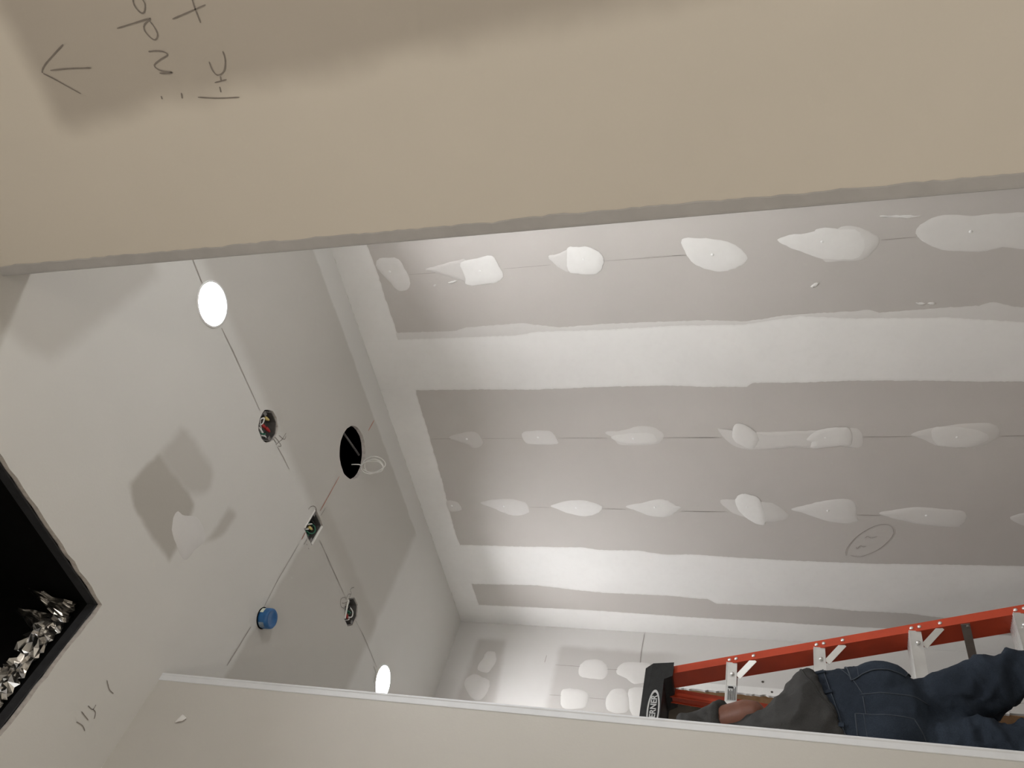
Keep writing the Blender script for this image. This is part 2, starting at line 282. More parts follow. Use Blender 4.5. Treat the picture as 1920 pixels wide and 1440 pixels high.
def cloth(name, a, b, scale, weave, fade=None):
    m = new_mat(name, a, .92, 0, .12)
    n1 = noise_node(m, scale, 5)
    c = mix_col(m, map_range(m, n1.outputs['Fac'], .35, .68), a, b)
    n2 = noise_node(m, weave, 2)
    c = mix_col(m, map_range(m, n2.outputs['Fac'], .35, .65, 0, .35), c, tuple(x * .55 for x in a))
    base_color(m, c)
    bump(m, n2.outputs['Fac'], .35, .001)
    return m
m_denim = cloth('dark_denim', (.019, .025, .036), (.038, .050, .070), 5, 330)
m_shirt = cloth('charcoal_cotton', (.034, .033, .032), (.055, .053, .051), 5, 420)

def lamp_mat(name, col, strength):
    m = bpy.data.materials.new(name); m.use_nodes = True
    N, L = nodes_of(m)
    N.clear()
    e = N.new('ShaderNodeEmission'); o = N.new('ShaderNodeOutputMaterial')
    e.inputs[0].default_value = (*col, 1); e.inputs[1].default_value = strength
    L.new(e.outputs[0], o.inputs[0])
    return m
m_lamp = lamp_mat('lit_lamp_face', COOL, LAMP_ROOM)
m_fill_room = lamp_mat('cool_fill_bulb', COOL, 95.0)  # glow of the fill bulb added behind the cream wall
m_fill_hall = lamp_mat('warm_fill_bulb', WARM, FILL_HALL)  # glow of the fill bulbs added in the hall

# ---------------------------------------------------------------- object helpers
def link(name, me, mat=None, parent=None, smooth=False):
    o = bpy.data.objects.new(name, me)
    COL.objects.link(o)
    if mat is not None and not me.materials:
        me.materials.append(mat)
    if smooth:
        for f in me.polygons:
            f.use_smooth = True
    if parent is not None:
        o.parent = parent
        o.matrix_parent_inverse = Matrix.Translation(-parent.location) if parent.location.length else Matrix()
    return o

def mesh_of(verts, faces):
    me = bpy.data.meshes.new('m')
    me.from_pydata([tuple(v) for v in verts], [], faces)
    me.validate(); me.update()
    return me

def tag(o, label=None, cat=None, group=None, kind=None):
    if label: o['label'] = label
    if cat: o['category'] = cat
    if group: o['group'] = group
    if kind: o['kind'] = kind
    return o

def empty(name, loc):
    o = bpy.data.objects.new(name, None)
    o.empty_display_size = .05
    o.location = loc
    COL.objects.link(o)
    return o

class MB:
    """collects shapes into one mesh, world coordinates"""
    def __init__(s): s.v = []; s.f = []
    def add(s, vs, fs):
        b = len(s.v); s.v += [Vector(v) for v in vs]; s.f += [tuple(i + b for i in f) for f in fs]; return s
    def obox(s, c, ax, hs):
        c = Vector(c); ax = [Vector(a) for a in ax]
        vs = [c + ax[0] * (i * hs[0]) + ax[1] * (j * hs[1]) + ax[2] * (k * hs[2]) for i in (-1, 1) for j in (-1, 1) for k in (-1, 1)]
        return s.add(vs, [(0, 1, 3, 2), (4, 6, 7, 5), (0, 4, 5, 1), (2, 3, 7, 6), (0, 2, 6, 4), (1, 5, 7, 3)])
    def box(s, lo, hi):
        c = [(a + b) / 2 for a, b in zip(lo, hi)]
        return s.obox(c, [(1, 0, 0), (0, 1, 0), (0, 0, 1)], [(b - a) / 2 for a, b in zip(lo, hi)])
    def bar(s, a, b, w, t, side):
        """flat bar from a to b, width w along 'side', thickness t"""
        a, b = Vector(a), Vector(b); d = (b - a); L = d.length; d.normalize()
        side = Vector(side); side = (side - d * side.dot(d)).normalized()
        return s.obox((a + b) / 2, [d, side, d.cross(side)], [L / 2, w / 2, t / 2])
    def tube(s, pts, r, n=8, closed=False):
        pts = [Vector(p) for p in pts]; rings = []; m = len(pts)
        ref = None
        for i in range(m):
            d = (pts[(i + 1) % m if closed else min(i + 1, m - 1)] - pts[(i - 1) % m if closed else max(i - 1, 0)]).normalized()
            if ref is None: ref = d.orthogonal()
            ref = (ref - d * ref.dot(d)).normalized(); q = d.cross(ref)
            rr = r[i] if isinstance(r, (list, tuple)) else r
            rings.append([pts[i] + (ref * math.cos(2 * math.pi * k / n) + q * math.sin(2 * math.pi * k / n)) * rr for k in range(n)])
        vs = [v for g in rings for v in g]; fs = []
        for i in range(m if closed else m - 1):
            j = (i + 1) % m
            for k in range(n):
                fs.append((i * n + k, i * n + (k + 1) % n, j * n + (k + 1) % n, j * n + k))
        if not closed:
            fs.append(tuple(range(n - 1, -1, -1))); fs.append(tuple(range((m - 1) * n, m * n)))
        return s.add(vs, fs)
    def lathe(s, prof, c, axis=(0, 0, 1), n=32, cap=True):
        """prof = [(radius, height along axis)]"""
        c = Vector(c); ax = Vector(axis).normalized(); u = ax.orthogonal().normalized(); w = ax.cross(u)
        vs = []; fs = []; m = len(prof)
        for r, z in prof:
            for k in range(n):
                a = 2 * math.pi * k / n
                vs.append(c + ax * z + (u * math.cos(a) + w * math.sin(a)) * r)
        for i in range(m - 1):
            for k in range(n):
                fs.append((i * n + k, i * n + (k + 1) % n, (i + 1) * n + (k + 1) % n, (i + 1) * n + k))
        if cap:
            fs.append(tuple(range(n - 1, -1, -1))); fs.append(tuple(range((m - 1) * n, m * n)))
        return s.add(vs, fs)
    def loft(s, secs):
        """secs = list of (centre, u axis, v axis, ru, rv): closed body of elliptical sections"""
        n = 20; vs = []; fs = []; m = len(secs)
        for c, u, v, ru, rv in secs:
            c, u, v = Vector(c), Vector(u), Vector(v)
            for k in range(n):
                a = 2 * math.pi * k / n
                vs.append(c + u * (ru * math.cos(a)) + v * (rv * math.sin(a)))
        for i in range(m - 1):
            for k in range(n):
                fs.append((i * n + k, i * n + (k + 1) % n, (i + 1) * n + (k + 1) % n, (i + 1) * n + k))
        fs.append(tuple(range(n - 1, -1, -1))); fs.append(tuple(range((m - 1) * n, m * n)))
        return s.add(vs, fs)
    def ball(s, c, r, sc=(1, 1, 1), n=16):
        c = Vector(c); vs = []; fs = []; h = n // 2
        vs.append(c + Vector((0, 0, r * sc[2])))
        for i in range(1, h):
            t = math.pi * i / h
            for k in range(n):
                a = 2 * math.pi * k / n
                vs.append(c + Vector((r * sc[0] * math.sin(t) * math.cos(a), r * sc[1] * math.sin(t) * math.sin(a), r * sc[2] * math.cos(t))))
        vs.append(c - Vector((0, 0, r * sc[2])))
        for k in range(n):
            fs.append((0, 1 + k, 1 + (k + 1) % n))
            fs.append((len(vs) - 1, 1 + (h - 2) * n + (k + 1) % n, 1 + (h - 2) * n + k))
        for i in range(h - 2):
            for k in range(n):
                fs.append((1 + i * n + k, 1 + (i + 1) * n + k, 1 + (i + 1) * n + (k + 1) % n, 1 + i * n + (k + 1) % n))
        return s.add(vs, fs)
    def build(s, name, mat, parent=None, smooth=False, bevel=0.0, seg=2):
        me = mesh_of(s.v, s.f)
        bm = bmesh.new(); bm.from_mesh(me)
        if bevel:
            bmesh.ops.bevel(bm, geom=[e for e in bm.edges if len(e.link_faces) == 2 and e.calc_face_angle(0) > .5], offset=bevel, segments=seg, affect='EDGES', profile=.6)
        bmesh.ops.recalc_face_normals(bm, faces=bm.faces)
        bm.to_mesh(me); bm.free()
        return link(name, me, mat, parent, smooth)

def catmull(pts, per=4, closed=True):
    n = len(pts); out = []
    for i in range(n if closed else n - 1):
        def g(j): return pts[j % n] if closed else pts[max(0, min(n - 1, j))]
        p0, p1, p2, p3 = g(i - 1), g(i), g(i + 1), g(i + 2)
        for k in range(per):
            t = k / per
            out.append(tuple(.5 * (2 * b + (c - a) * t + (2 * a - 5 * b + 4 * c - d) * t * t + (3 * b - a - 3 * c + d) * t ** 3) for a, b, c, d in zip(p0, p1, p2, p3)))
    if not closed: out.append(tuple(pts[-1]))
    return out

FAR = lambda a, b, h: Vector((a, Y_FAR - h, b))          # outline (x, z) on the far wall, h proud of it
LEFT = lambda a, b, h: Vector((X_LEFT + h, a, b))        # outline (y, z) on the left wall
TOP = lambda a, b, h: Vector((a, b, CEIL - h))           # outline (x, y) on the ceiling
RIGHT = lambda a, b, h: Vector((a, Y_JAMB - h, b))       # outline (x, z) on the near right wall
NEAR = lambda a, b, h: Vector((X_NEAR + h, a, b))        # outline (y, z) on the near left wall

def coat(name, layers, plane, parent, per=4, jag=.0015, base=.0006):
    """dabs of joint compound: each layer a low dome with a trowelled outline"""
    vs = []; fs = []; cov = []
    for li, (c, pts) in enumerate(layers):
        o = catmull(pts, per)
        cx = sum(p[0] for p in o) / len(o); cy = sum(p[1] for p in o) / len(o)
        rnd = random.Random(int(cx * 9000 + cy * 777))
        o = [(x + rnd.uniform(-jag, jag), y + rnd.uniform(-jag, jag)) for x, y in o]
        n = len(o); b = len(vs)
        c *= .9
        for k, (sc, hh, cc) in enumerate(((1.0, base * .3, c * .86), (.94, base + .0007, c * .97), (.55, base + .0012, c * 1.04))):
            for x, y in o:
                vs.append(plane(cx + (x - cx) * sc, cy + (y - cy) * sc, hh + li * .0008)); cov.append(min(1, cc))
        vs.append(plane(cx, cy, base + .0014 + li * .0008)); cov.append(min(1, c * 1.06))
        for r in range(2):
            for k in range(n):
                fs.append((b + r * n + k, b + r * n + (k + 1) % n, b + (r + 1) * n + (k + 1) % n, b + (r + 1) * n + k))
        for k in range(n):
            fs.append((b + 2 * n + k, b + 2 * n + (k + 1) % n, b + 3 * n))
    me = mesh_of(vs, fs)
    a = me.attributes.new('cover', 'FLOAT', 'POINT'); a.data.foreach_set('value', cov)
    return link(name, me, m_mud, parent, True)

def at(poly, t, ia, ib):
    """value of coordinate ib of a polyline at coordinate ia = t, held at its ends"""
    q = sorted(poly, key=lambda p: p[ia])
    if t <= q[0][ia]: return q[0][ib]
    for a, b in zip(q, q[1:]):
        if t <= b[ia]:
            return a[ib] + (b[ib] - a[ib]) * (t - a[ia]) / max(1e-9, b[ia] - a[ia])
    return q[-1][ib]

def band(name, lo, hi, t0, t1, plane, parent, along_b=True, n=160, cover=(.75, 1, 1, .75), h=.0012, jag=.0018, seed=1):
    """long coat between two uneven edges lo(t), hi(t); along_b: runs along the outline's second axis"""
    vs = []; cov = []; fs = []
    rnd = random.Random(seed)
    for i in range(n + 1):
        t = t0 + (t1 - t0) * i / n
        a, b = lo(t) + rnd.uniform(-jag, jag), hi(t) + rnd.uniform(-jag, jag)
        for k, (f, hh) in enumerate(((0, h * .25), (.05, h), (.95, h), (1, h * .25))):
            s = a + (b - a) * f
            vs.append(plane(s, t, hh) if along_b else plane(t, s, hh)); cov.append(cover[k])
    for i in range(n):
        for k in range(3):
            fs.append((i * 4 + k, i * 4 + k + 1, i * 4 + 5 + k, i * 4 + 4 + k))
    me = mesh_of(vs, fs)
    a = me.attributes.new('cover', 'FLOAT', 'POINT'); a.data.foreach_set('value', cov)
    return link(name, me, m_mud, parent, True)

def stroke(name, paths, plane, width, mat, parent, h=.0012, smooth=True):
    """pencil or chalk: thin flat ribbons lying on a surface"""
    vs = []; fs = []
    for pts in paths:
        o = catmull(pts, 5, False) if smooth and len(pts) > 2 else list(pts)
        if len(o) == 2:
            o = [tuple(o[0][k] + (o[1][k] - o[0][k]) * i / 6 for k in (0, 1)) for i in range(7)]
        n = len(o); b = len(vs)
        for i in range(n):
            p, q = o[max(i - 1, 0)], o[min(i + 1, n - 1)]
            dx, dy = q[0] - p[0], q[1] - p[1]; l = math.hypot(dx, dy) or 1
            w = width * (.5 if i in (0, n - 1) else random.uniform(.8, 1.15)) / 2
            vs += [plane(o[i][0] - dy / l * w, o[i][1] + dx / l * w, h), plane(o[i][0] + dy / l * w, o[i][1] - dx / l * w, h)]
        for i in range(n - 1):
            fs.append((b + 2 * i, b + 2 * i + 1, b + 2 * i + 3, b + 2 * i + 2))
    return link(name, mesh_of(vs, fs), mat, parent)

# ---------------------------------------------------------------- the ceiling, one sheet with its cut-outs
LIGHTS = [(-1.050, Y_ROW), (-2.900, Y_ROW)]
HALL_FILL_BULBS = [(1.35, -.50, 1.35), (.45, -.95, 1.35)]  # added out of view to brighten the ceiling and cream wall
ROOM_FILL_BULB = (-.30, 2.12, 1.15)  # one more added unseen behind the cream wall, brightens the ceiling
LAMP_R = .069
SPEAKER = (-1.974, 2.378, .107)
DUCT = (-1.4346, -.74, .52, 1.1297)
BOXES = [(-1.5285, 1.981), (-1.998, 1.981), (-2.458, 1.977)]

def circle(cx, cy, r, n=40, jag=0.0, seed=0):
    g = random.Random(seed)
    return [(cx + (r + g.uniform(-jag, jag)) * math.cos(2 * math.pi * k / n), cy + (r + g.uniform(-jag, jag)) * math.sin(2 * math.pi * k / n)) for k in range(n)]
def octagon(cx, cy, r, turn=22.5):
    return [(cx + r * math.cos(R(turn + 45 * k)), cy + r * math.sin(R(turn + 45 * k))) for k in range(8)]
def rect(x0, x1, y0, y1, step=None, jag=0.0, seed=0):
    c = [(x0, y0), (x1, y0), (x1, y1), (x0, y1)]
    if not step: return c
    g = random.Random(seed); o = []
    for i in range(4):
        a, b = c[i], c[(i + 1) % 4]; n = max(2, int(math.dist(a, b) / step))
        for k in range(n):
            t = k / n
            nx, ny = (b[1] - a[1]), -(b[0] - a[0]); l = math.hypot(nx, ny)
            j = g.uniform(0, jag) if k else 0
            o.append((a[0] + (b[0] - a[0]) * t + nx / l * j, a[1] + (b[1] - a[1]) * t + ny / l * j))
    return o

holes = [circle(x, y, LAMP_R, 40) for x, y in LIGHTS]
holes.append(circle(SPEAKER[0], SPEAKER[1], SPEAKER[2], 56, .0012, 3))
holes.append(rect(*DUCT, .03, .005, 5))
holes.append(circle(BOXES[0][0], BOXES[0][1], .056, 22, .003, 11))
holes.append(rect(BOXES[1][0] - .043, BOXES[1][0] + .043, BOXES[1][1] - .051, BOXES[1][1] + .051, .02, .003, 8))
holes.append(octagon(BOXES[2][0], BOXES[2][1], .058))

def sheet(name, outer, holes, z0, z1, mat):
    loops = [outer] + holes
    polys = [[Vector((x, y, 0)) for x, y in l] for l in loops]
    tris = tessellate_polygon(polys)
    flat = [p for l in loops for p in l]
    n = len(flat)
    vs = [(x, y, z0) for x, y in flat] + [(x, y, z1) for x, y in flat]
    fs = [tuple(t) for t in tris] + [tuple(i + n for i in reversed(t)) for t in tris]
    b = 0
    for l in loops:
        m = len(l)
        for k in range(m):
            fs.append((b + k, b + (k + 1) % m, b + (k + 1) % m + n, b + k + n))
        b += m
    me = mesh_of(vs, fs)
    bm = bmesh.new(); bm.from_mesh(me); bmesh.ops.recalc_face_normals(bm, faces=bm.faces); bm.to_mesh(me); bm.free()
    me.materials.append(mat); me.materials.append(m_gypsum)
    for f in me.polygons:
        if abs(f.normal.z) < .5: f.material_index = 1
    o = link(name, me)
    return o
T = .016
ceiling = tag(sheet('ceiling', [(X_LEFT - .15, Y_BACK - .1), (X_EAST + .1, Y_BACK - .1), (X_EAST + .1, Y_FAR + .1), (X_LEFT - .15, Y_FAR + .1)], holes, CEIL, CEIL + T, m_ceiling), kind='structure')

# box above the ceiling sheet, coloured black for the darkness seen through the cut-outs
mb = MB()
x0, x1, y0, y1, z0, z1 = X_LEFT - .15, X_EAST + .1, Y_BACK - .1, Y_FAR + .1, CEIL + T, CEIL + .62
mb.box((x0, y0, z1), (x1, y1, z1 + .03))
mb.box((x0 - .03, y0, z0), (x0, y1, z1)); mb.box((x1, y0, z0), (x1 + .03, y1, z1))
mb.box((x0, y0 - .03, z0), (x1, y0, z1)); mb.box((x0, y1, z0), (x1, y1 + .03, z1))
tag(mb.build('void_box_1', m_plenum), kind='structure')

# ---------------------------------------------------------------- floor and walls
tag(MB().box((X_LEFT - .2, Y_BACK - .15, -.12), (X_EAST + .15, Y_FAR + .15, 0)).build('floor', m_floor), kind='structure')
wall_far = tag(MB().box((X_LEFT - .12, Y_FAR, 0), (X_EAST + .12, Y_FAR + .12, CEIL)).build('wall_far', m_paper), kind='structure')
tag(MB().box((X_EAST, Y_BACK - .12, 0), (X_EAST + .12, Y_FAR, CEIL)).build('wall_east', m_plain), kind='structure')
tag(MB().box((X_NEAR - .12, Y_BACK - .12, 0), (X_EAST, Y_BACK, CEIL)).build('wall_back', m_plain), kind='structure')
wall_right = tag(MB().box((X_JAMB, Y_JAMB, 0), (X_EAST, Y_JAMB + .13, CEIL)).build('wall_right', m_cream), kind='structure')
mb = MB().box((X_NEAR - .125, Y_BACK, 0), (X_NEAR, Y_NEAR, CEIL)).box((X_LEFT, Y_NEAR - .125, 0), (X_NEAR - .125, Y_NEAR, CEIL))
wall_near = tag(mb.build('wall_near_left', m_near), kind='structure')

# left wall with a rough opening in it, framed in bare wood
OY0, OY1, OZ = 1.45, 2.437, 2.435
D0 = X_LEFT - .12
mb = MB()
mb.box((X_LEFT - .014, OY1, 0), (X_LEFT, Y_FAR, CEIL)).box((X_LEFT - .014, Y_NEAR - .125, OZ), (X_LEFT, OY1, CEIL)).box((X_LEFT - .014, Y_NEAR - .125, 0), (X_LEFT, OY0, OZ))
wall_left = tag(mb.build('wall_left', m_left), kind='structure')
MB().box((D0 - .02, OY0 - .1, 0), (D0, OY1 + .1, OZ + .1)).build('opening_backing', m_opening_dark, wall_left)  # dark sheet standing for the darkness beyond the opening
MB().box((D0, OY1 - .003, 0), (X_LEFT - .014, OY1 + .036, OZ + .09)).build('jamb_stud', m_wood, wall_left)
MB().box((D0, OY0 - .036, 0), (X_LEFT - .014, OY0 + .003, OZ + .09)).build('jamb_stud', m_wood, wall_left)
MB().box((D0, OY0, OZ - .003), (X_LEFT - .014, OY1, OZ + .09)).build('header_beam', m_wood, wall_left)
# ragged cut edge of the drywall along the opening and its screws
g = random.Random(4); vs = []; fs = []
for i in range(121):
    z = 1.0 + (OZ - 1.0) * i / 120
    e = OY1 - .004 - g.uniform(0, .006) - (.004 if 40 < i < 52 else 0)
    vs += [(X_LEFT + .0003, OY1 + .03, z), (X_LEFT + .0012, OY1 + .012, z), (X_LEFT + .0003, e, z), (X_LEFT - .014, e + .001, z)]
for i in range(120):
    for k in range(3):
        fs.append((4 * i + k, 4 * i + k + 1, 4 * i + 5 + k, 4 * i + 4 + k))
link('torn_edge', mesh_of(vs, fs), m_mud, wall_left)
me = wall_left.children[-1].data
a = me.attributes.new('cover', 'FLOAT', 'POINT'); a.data.foreach_set('value', [1.0] * len(me.vertices))
for y, z in ((2.449, 2.30), (2.497, 1.97), (2.447, 1.93), (2.46, 2.12)):
    MB().lathe([(.0055, 0), (.0055, .0012), (.003, .0022)], (X_LEFT, y, z), (1, 0, 0), 12).build('screw_head', m_metal_dot, wall_left)
for z in (1.93, 1.05, 1.60):
    MB().lathe([(.006, 0), (.006, .0015), (.003, .0025)], (X_LEFT - .05, OY1 - .003, z), (0, -1, 0), 12).build('screw_head', m_metal_dot, wall_left)

# ---------------------------------------------------------------- taped joints and filled screws
FB = FAR_BANDS
zt = lambda x: min(3.362, at(FB['ceil_low'], x, 0, 1))
band('taped_ceiling_joint', zt, lambda x: CEIL, X_LEFT, X_EAST, FAR, wall_far, False, 400, (.8, 1, 1, 1), seed=2)
ztop = 3.352
band('taped_seam_fringe', lambda z: at(FB['A_top'], z, 1, 0) - .02, lambda z: at(FB['A_fringe'], z, 1, 0), 0, ztop, FAR, wall_far, True, 320, (.5, .5, .5, .42), .0009, .0016, 3)
band('taped_seam', lambda z: at(FB['A_bot'], z, 1, 0), lambda z: at(FB['A_top'], z, 1, 0), 0, CEIL - .001, FAR, wall_far, True, 340, (.8, 1, 1, .8), .0018, .0014, 4)
band('taped_seam', lambda z: at(FB['B_bot'], z, 1, 0), lambda z: at(FB['B_top'], z, 1, 0), 0, CEIL - .001, FAR, wall_far, True, 340, (.8, 1, 1, .85), .0016, .0014, 5)
band('taped_corner_joint', lambda z: X_LEFT, lambda z: at(FB['C_top'], z, 1, 0), 0, CEIL - .001, FAR, wall_far, True, 340, (1, 1, 1, .8), .0016, .0012, 6)
for x in (-.575, .64, 1.86):          # the further sheets of the far wall, behind the near right wall
    band('taped_seam', lambda z, x=x: x - .14, lambda z, x=x: x + .14, 0, ztop, FAR, wall_far, True, 160, (.8, 1, 1, .85), .0016, .003, int(x * 10))
for layers in FAR_PATCHES:
    p = coat('compound_patch', layers, FAR, wall_far)
# filled screw heads show as small bright dimples in the dabs
for layers in FAR_PATCHES[:18]:
    pts = layers[-1][1]
    x = sum(p_[0] for p_ in pts) / len(pts); z = sum(p_[1] for p_ in pts) / len(pts)
    MB().lathe([(.006, .001), (.004, .0034), (.001, .0040)], (x + .004, Y_FAR, z + .012), (0, -1, 0), 12).build('screw_dimple', m_can, wall_far)
stroke('stud_pencil_line', FAR_STUD_LINES, FAR, .0016, m_pencil_soft, wall_far)
stroke('pencil_note', FAR_NOTE, FAR, .0022, m_pencil_soft, wall_far, .002)
for pts in LEFT_SPOTS:
    coat('compound_patch', [(.52, pts)], LEFT, wall_left)
stroke('stud_pencil_line', LEFT_LINES, LEFT, .0025, m_pencil_soft, wall_left)
stroke('handwriting', HANDWRITING, RIGHT, .0027, m_pencil, wall_right)
stroke('chalk_line', CEILING_LINES['chalk'], TOP, .0038, m_chalk, ceiling, smooth=False)
stroke('red_chalk_line', CEILING_LINES['red'], TOP, .0045, m_red_chalk, ceiling, smooth=False)
stroke('pencil_mark', CEILING_LINES['marks'], TOP, .0024, m_pencil, ceiling)
coat('compound_patch', [(.62, CEILING_BARE['mud'])], TOP, ceiling)
stroke('scratch', [SCRATCH], NEAR, .004, m_pencil_soft, wall_near)
coat('compound_patch', [(.85, [(SCRATCH[0][0], SCRATCH[0][1]), (SCRATCH[1][0], SCRATCH[1][1] + .008), (SCRATCH[2][0], SCRATCH[2][1]), (SCRATCH[1][0] + .02, SCRATCH[1][1] + .01)])], NEAR, wall_near)

# corner beads
g = random.Random(9); vs = []; fs = []
nz = 260
for i in range(nz + 1):
    z = CEIL * i / nz
    w = .024 + .006 * noise.noise(Vector((0, 0, z * 2.2))) + .003 * noise.noise(Vector((3, 0, z * 17))) + g.uniform(-.0012, .0012)
    row = [(X_JAMB + w, Y_JAMB - .0004), (X_JAMB + w - .002, Y_JAMB - .0014), (X_JAMB + .004, Y_JAMB - .0018), (X_JAMB, Y_JAMB - .0014), (X_JAMB - .0015, Y_JAMB), (X_JAMB - .0018, Y_JAMB + .004), (X_JAMB - .0014, Y_JAMB + .03), (X_JAMB - .0003, Y_JAMB + .032)]
    vs += [(x, y, z) for x, y in row]
for i in range(nz):
    for k in range(7):
        fs.append((8 * i + k, 8 * i + k + 1, 8 * i + 9 + k, 8 * i + 8 + k))
link('corner_bead', mesh_of(vs, fs), m_bead_grey, wall_right)
row = [(X_NEAR + .0004, Y_NEAR - .021), (X_NEAR + .0016, Y_NEAR - .0195), (X_NEAR + .0018, Y_NEAR - .006), (X_NEAR + .0032, Y_NEAR - .003), (X_NEAR + .0028, Y_NEAR + .001), (X_NEAR, Y_NEAR + .003), (X_NEAR - .004, Y_NEAR + .0018), (X_NEAR - .02, Y_NEAR + .0014), (X_NEAR - .022, Y_NEAR + .0003)]
vs = [(x, y, z) for z in (0, CEIL) for x, y in row]
n = len(row)
link('corner_bead', mesh_of(vs, [(k, k + 1, n + k + 1, n + k) for k in range(n - 1)]), m_bead_white, wall_near)

# ---------------------------------------------------------------- recessed lamps, and fill bulbs added out of view
def recessed(x, y, lamp, label, group=None):
    root = empty('recessed_light', (x, y, CEIL))
    tag(root, label, 'ceiling light', group)
    r = LAMP_R
    MB().lathe([(r + .0045, -.0005), (r + .004, -.003), (r - .002, -.003), (r - .004, .0), (r - .005, .02), (r - .010, .058), (r - .012, .062)], (x, y, CEIL), (0, 0, 1), 40, False).build('lamp_housing', m_can, root, True)
    MB().lathe([(r - .011, .042), (r - .013, .037), (r - .03, .0335), (.001, .032)], (x, y, CEIL), (0, 0, 1), 40, False).build('lamp_face', lamp, root, True)
    MB().lathe([(r - .011, .062), (.001, .064)], (x, y, CEIL), (0, 0, 1), 24, False).build('lamp_back', m_can, root, True)
    return root
recessed(*LIGHTS[0], m_lamp, 'lit round recessed ceiling light on the chalk line beside the near cream wall')
recessed(*LIGHTS[1], m_lamp, 'lit round recessed ceiling light at the left wall corner end of the chalk line')
for (x, y, dz), lb, lm in zip(HALL_FILL_BULBS + [ROOM_FILL_BULB], ('added fill bulb on a cord in the hall, out of view, towards the east wall', 'added fill bulb on a cord in the hall, out of view, before the back wall', 'added fill bulb on a cord in the room, hidden behind the cream wall'), (m_fill_hall, m_fill_hall, m_fill_room)):
    root = empty('added_fill_bulb', (x, y, CEIL)); tag(root, lb, 'light bulb', 'added fill bulbs')
    z = CEIL - dz
    MB().tube([(x, y, CEIL), (x, y, z + .09)], .004, 8).build('cord', m_wire_k, root, True)
    MB().lathe([(.006, .095), (.018, .085), (.019, .045), (.015, .042)], (x, y, z), (0, 0, 1), 20).build('socket', m_cap, root, True)
    MB().lathe([(.013, .045), (.018, .03), (.031, .008), (.034, -.008), (.028, -.026), (.014, -.037), (.001, -.040)], (x, y, z), (0, 0, 1), 28).build('bulb', lm, root, True)

# ---------------------------------------------------------------- ceiling boxes
def junction(i, outline, depth, label, mat=m_steel):
    x, y = BOXES[i]
    root = empty('junction_box', (x, y, CEIL))
    tag(root, label, 'electrical box')
    z0 = CEIL + .004
    n = len(outline)
    vs = []; fs = []
    for s, z in ((1, z0), (1, z0 + depth), (.955, z0 + depth - .003), (.955, z0)):
        vs += [((px - x) * s + x, (py - y) * s + y, z) for px, py in outline]
    for r_ in range(4):
        q = (r_ + 1) % 4
        if r_ == 1: continue
        for k in range(n):
            fs.append((r_ * n + k, r_ * n + (k + 1) % n, q * n + (k + 1) % n, q * n + k))
    fs.append(tuple(range(n, 2 * n))); fs.append(tuple(range(3 * n - 1, 2 * n - 1, -1)))
    bm_ = MB(); bm_.add(vs, fs)
    for k in (0, n // 2):                # two screw ears
        px, py = outline[k]
        ex, ey = x + (px - x) * .80, y + (py - y) * .80
        bm_.box((ex - .007, ey - .007, z0), (ex + .007, ey + .007, z0 + .0015))
    bm_.build('box_body', mat, root)
    return root

def loop3(x, y, pts, r, mat, root, name='wire'):
    MB().tube(catmull([(x + a, y + b, CEIL + c) for a, b, c in pts], 6, False), r, 8).build(name, mat, root, True)
def nut(x, y, a, b, c, d, mat, root):
    MB().lathe([(.004, 0), (.0065, .002), (.006, .012), (.0035, .022), (.001, .023)], (x + a, y + b, CEIL + c), d, 12).build('wire_nut', mat, root, True)

b1 = junction(0, octagon(*BOXES[0], .0535), .045, 'metal octagon ceiling box next to the lit light, red wire nut and loose wires inside')
x, y = BOXES[0]
for c, pts in ((m_wire_w, [(.03, -.03, .03), (.018, -.012, .012), (.030, .004, .006), (.036, -.012, .010), (.004, -.02, .016), (-.012, -.022, .014)]), (m_wire_w, [(.04, -.026, .03), (.018, -.034, .008), (-.005, -.030, .012), (-.02, -.02, .03)]),
               (m_wire_w, [(-.002, -.046, .03), (-.018, -.030, .008), (-.036, -.018, .014), (-.038, .0, .03)]), (m_wire_g, [(.01, -.044, .02), (-.012, -.028, .008), (-.020, -.016, .012), (-.026, -.004, .03)]),
               (m_wire_k, [(.0, .03, .035), (.014, .01, .014), (.022, -.01, .014), (.03, -.03, .035)])):
    loop3(x, y, pts, .0022, c, b1)
nut(x, y, .012, -.004, .020, (-1, .15, -.35), m_nut_r, b1); nut(x, y, -.006, .001, .014, (-1, .1, -.3), m_nut_r, b1); nut(x, y, .024, .018, .016, (-.8, .4, -.2), m_nut_y, b1)

b2 = junction(1, rect(BOXES[1][0] - .037, BOXES[1][0] + .037, BOXES[1][1] - .046, BOXES[1][1] + .046), .055, 'dark rectangular ceiling box with white rims at the crossing of the chalk lines')
x, y = BOXES[1]
for s in (-1, 1):
    MB().box((x + s * .0415 - .004, y - .046, CEIL - .0005), (x + s * .0415 + .004, y + .046, CEIL + .012)).build('white_rim', m_wire_w, b2, False, .001)
for c, pts in ((m_wire_w, [(.036, -.03, .04), (.026, -.014, .012), (.010, .006, .008), (.0, .014, .02), (-.004, .018, .04)]), (m_wire_w, [(.03, -.038, .035), (.016, -.028, .012), (.008, -.018, .012), (.01, -.01, .035)]),
               (m_wire_g, [(.026, -.044, .03), (.012, -.034, .010), (-.008, -.024, .008), (-.022, -.010, .006), (-.026, .008, .008), (-.012, .018, .012), (.006, .018, .03)]), (m_wire_g, [(.0, -.044, .03), (-.012, -.030, .012), (-.01, -.01, .03)]),
               (m_wire_k, [(.028, .02, .04), (.008, .024, .016), (-.02, .02, .014), (-.03, -.004, .04)])):
    loop3(x, y, pts, .0022, c, b2)
nut(x, y, .008, -.008, .016, (-1, .35, -.25), m_nut_y, b2)

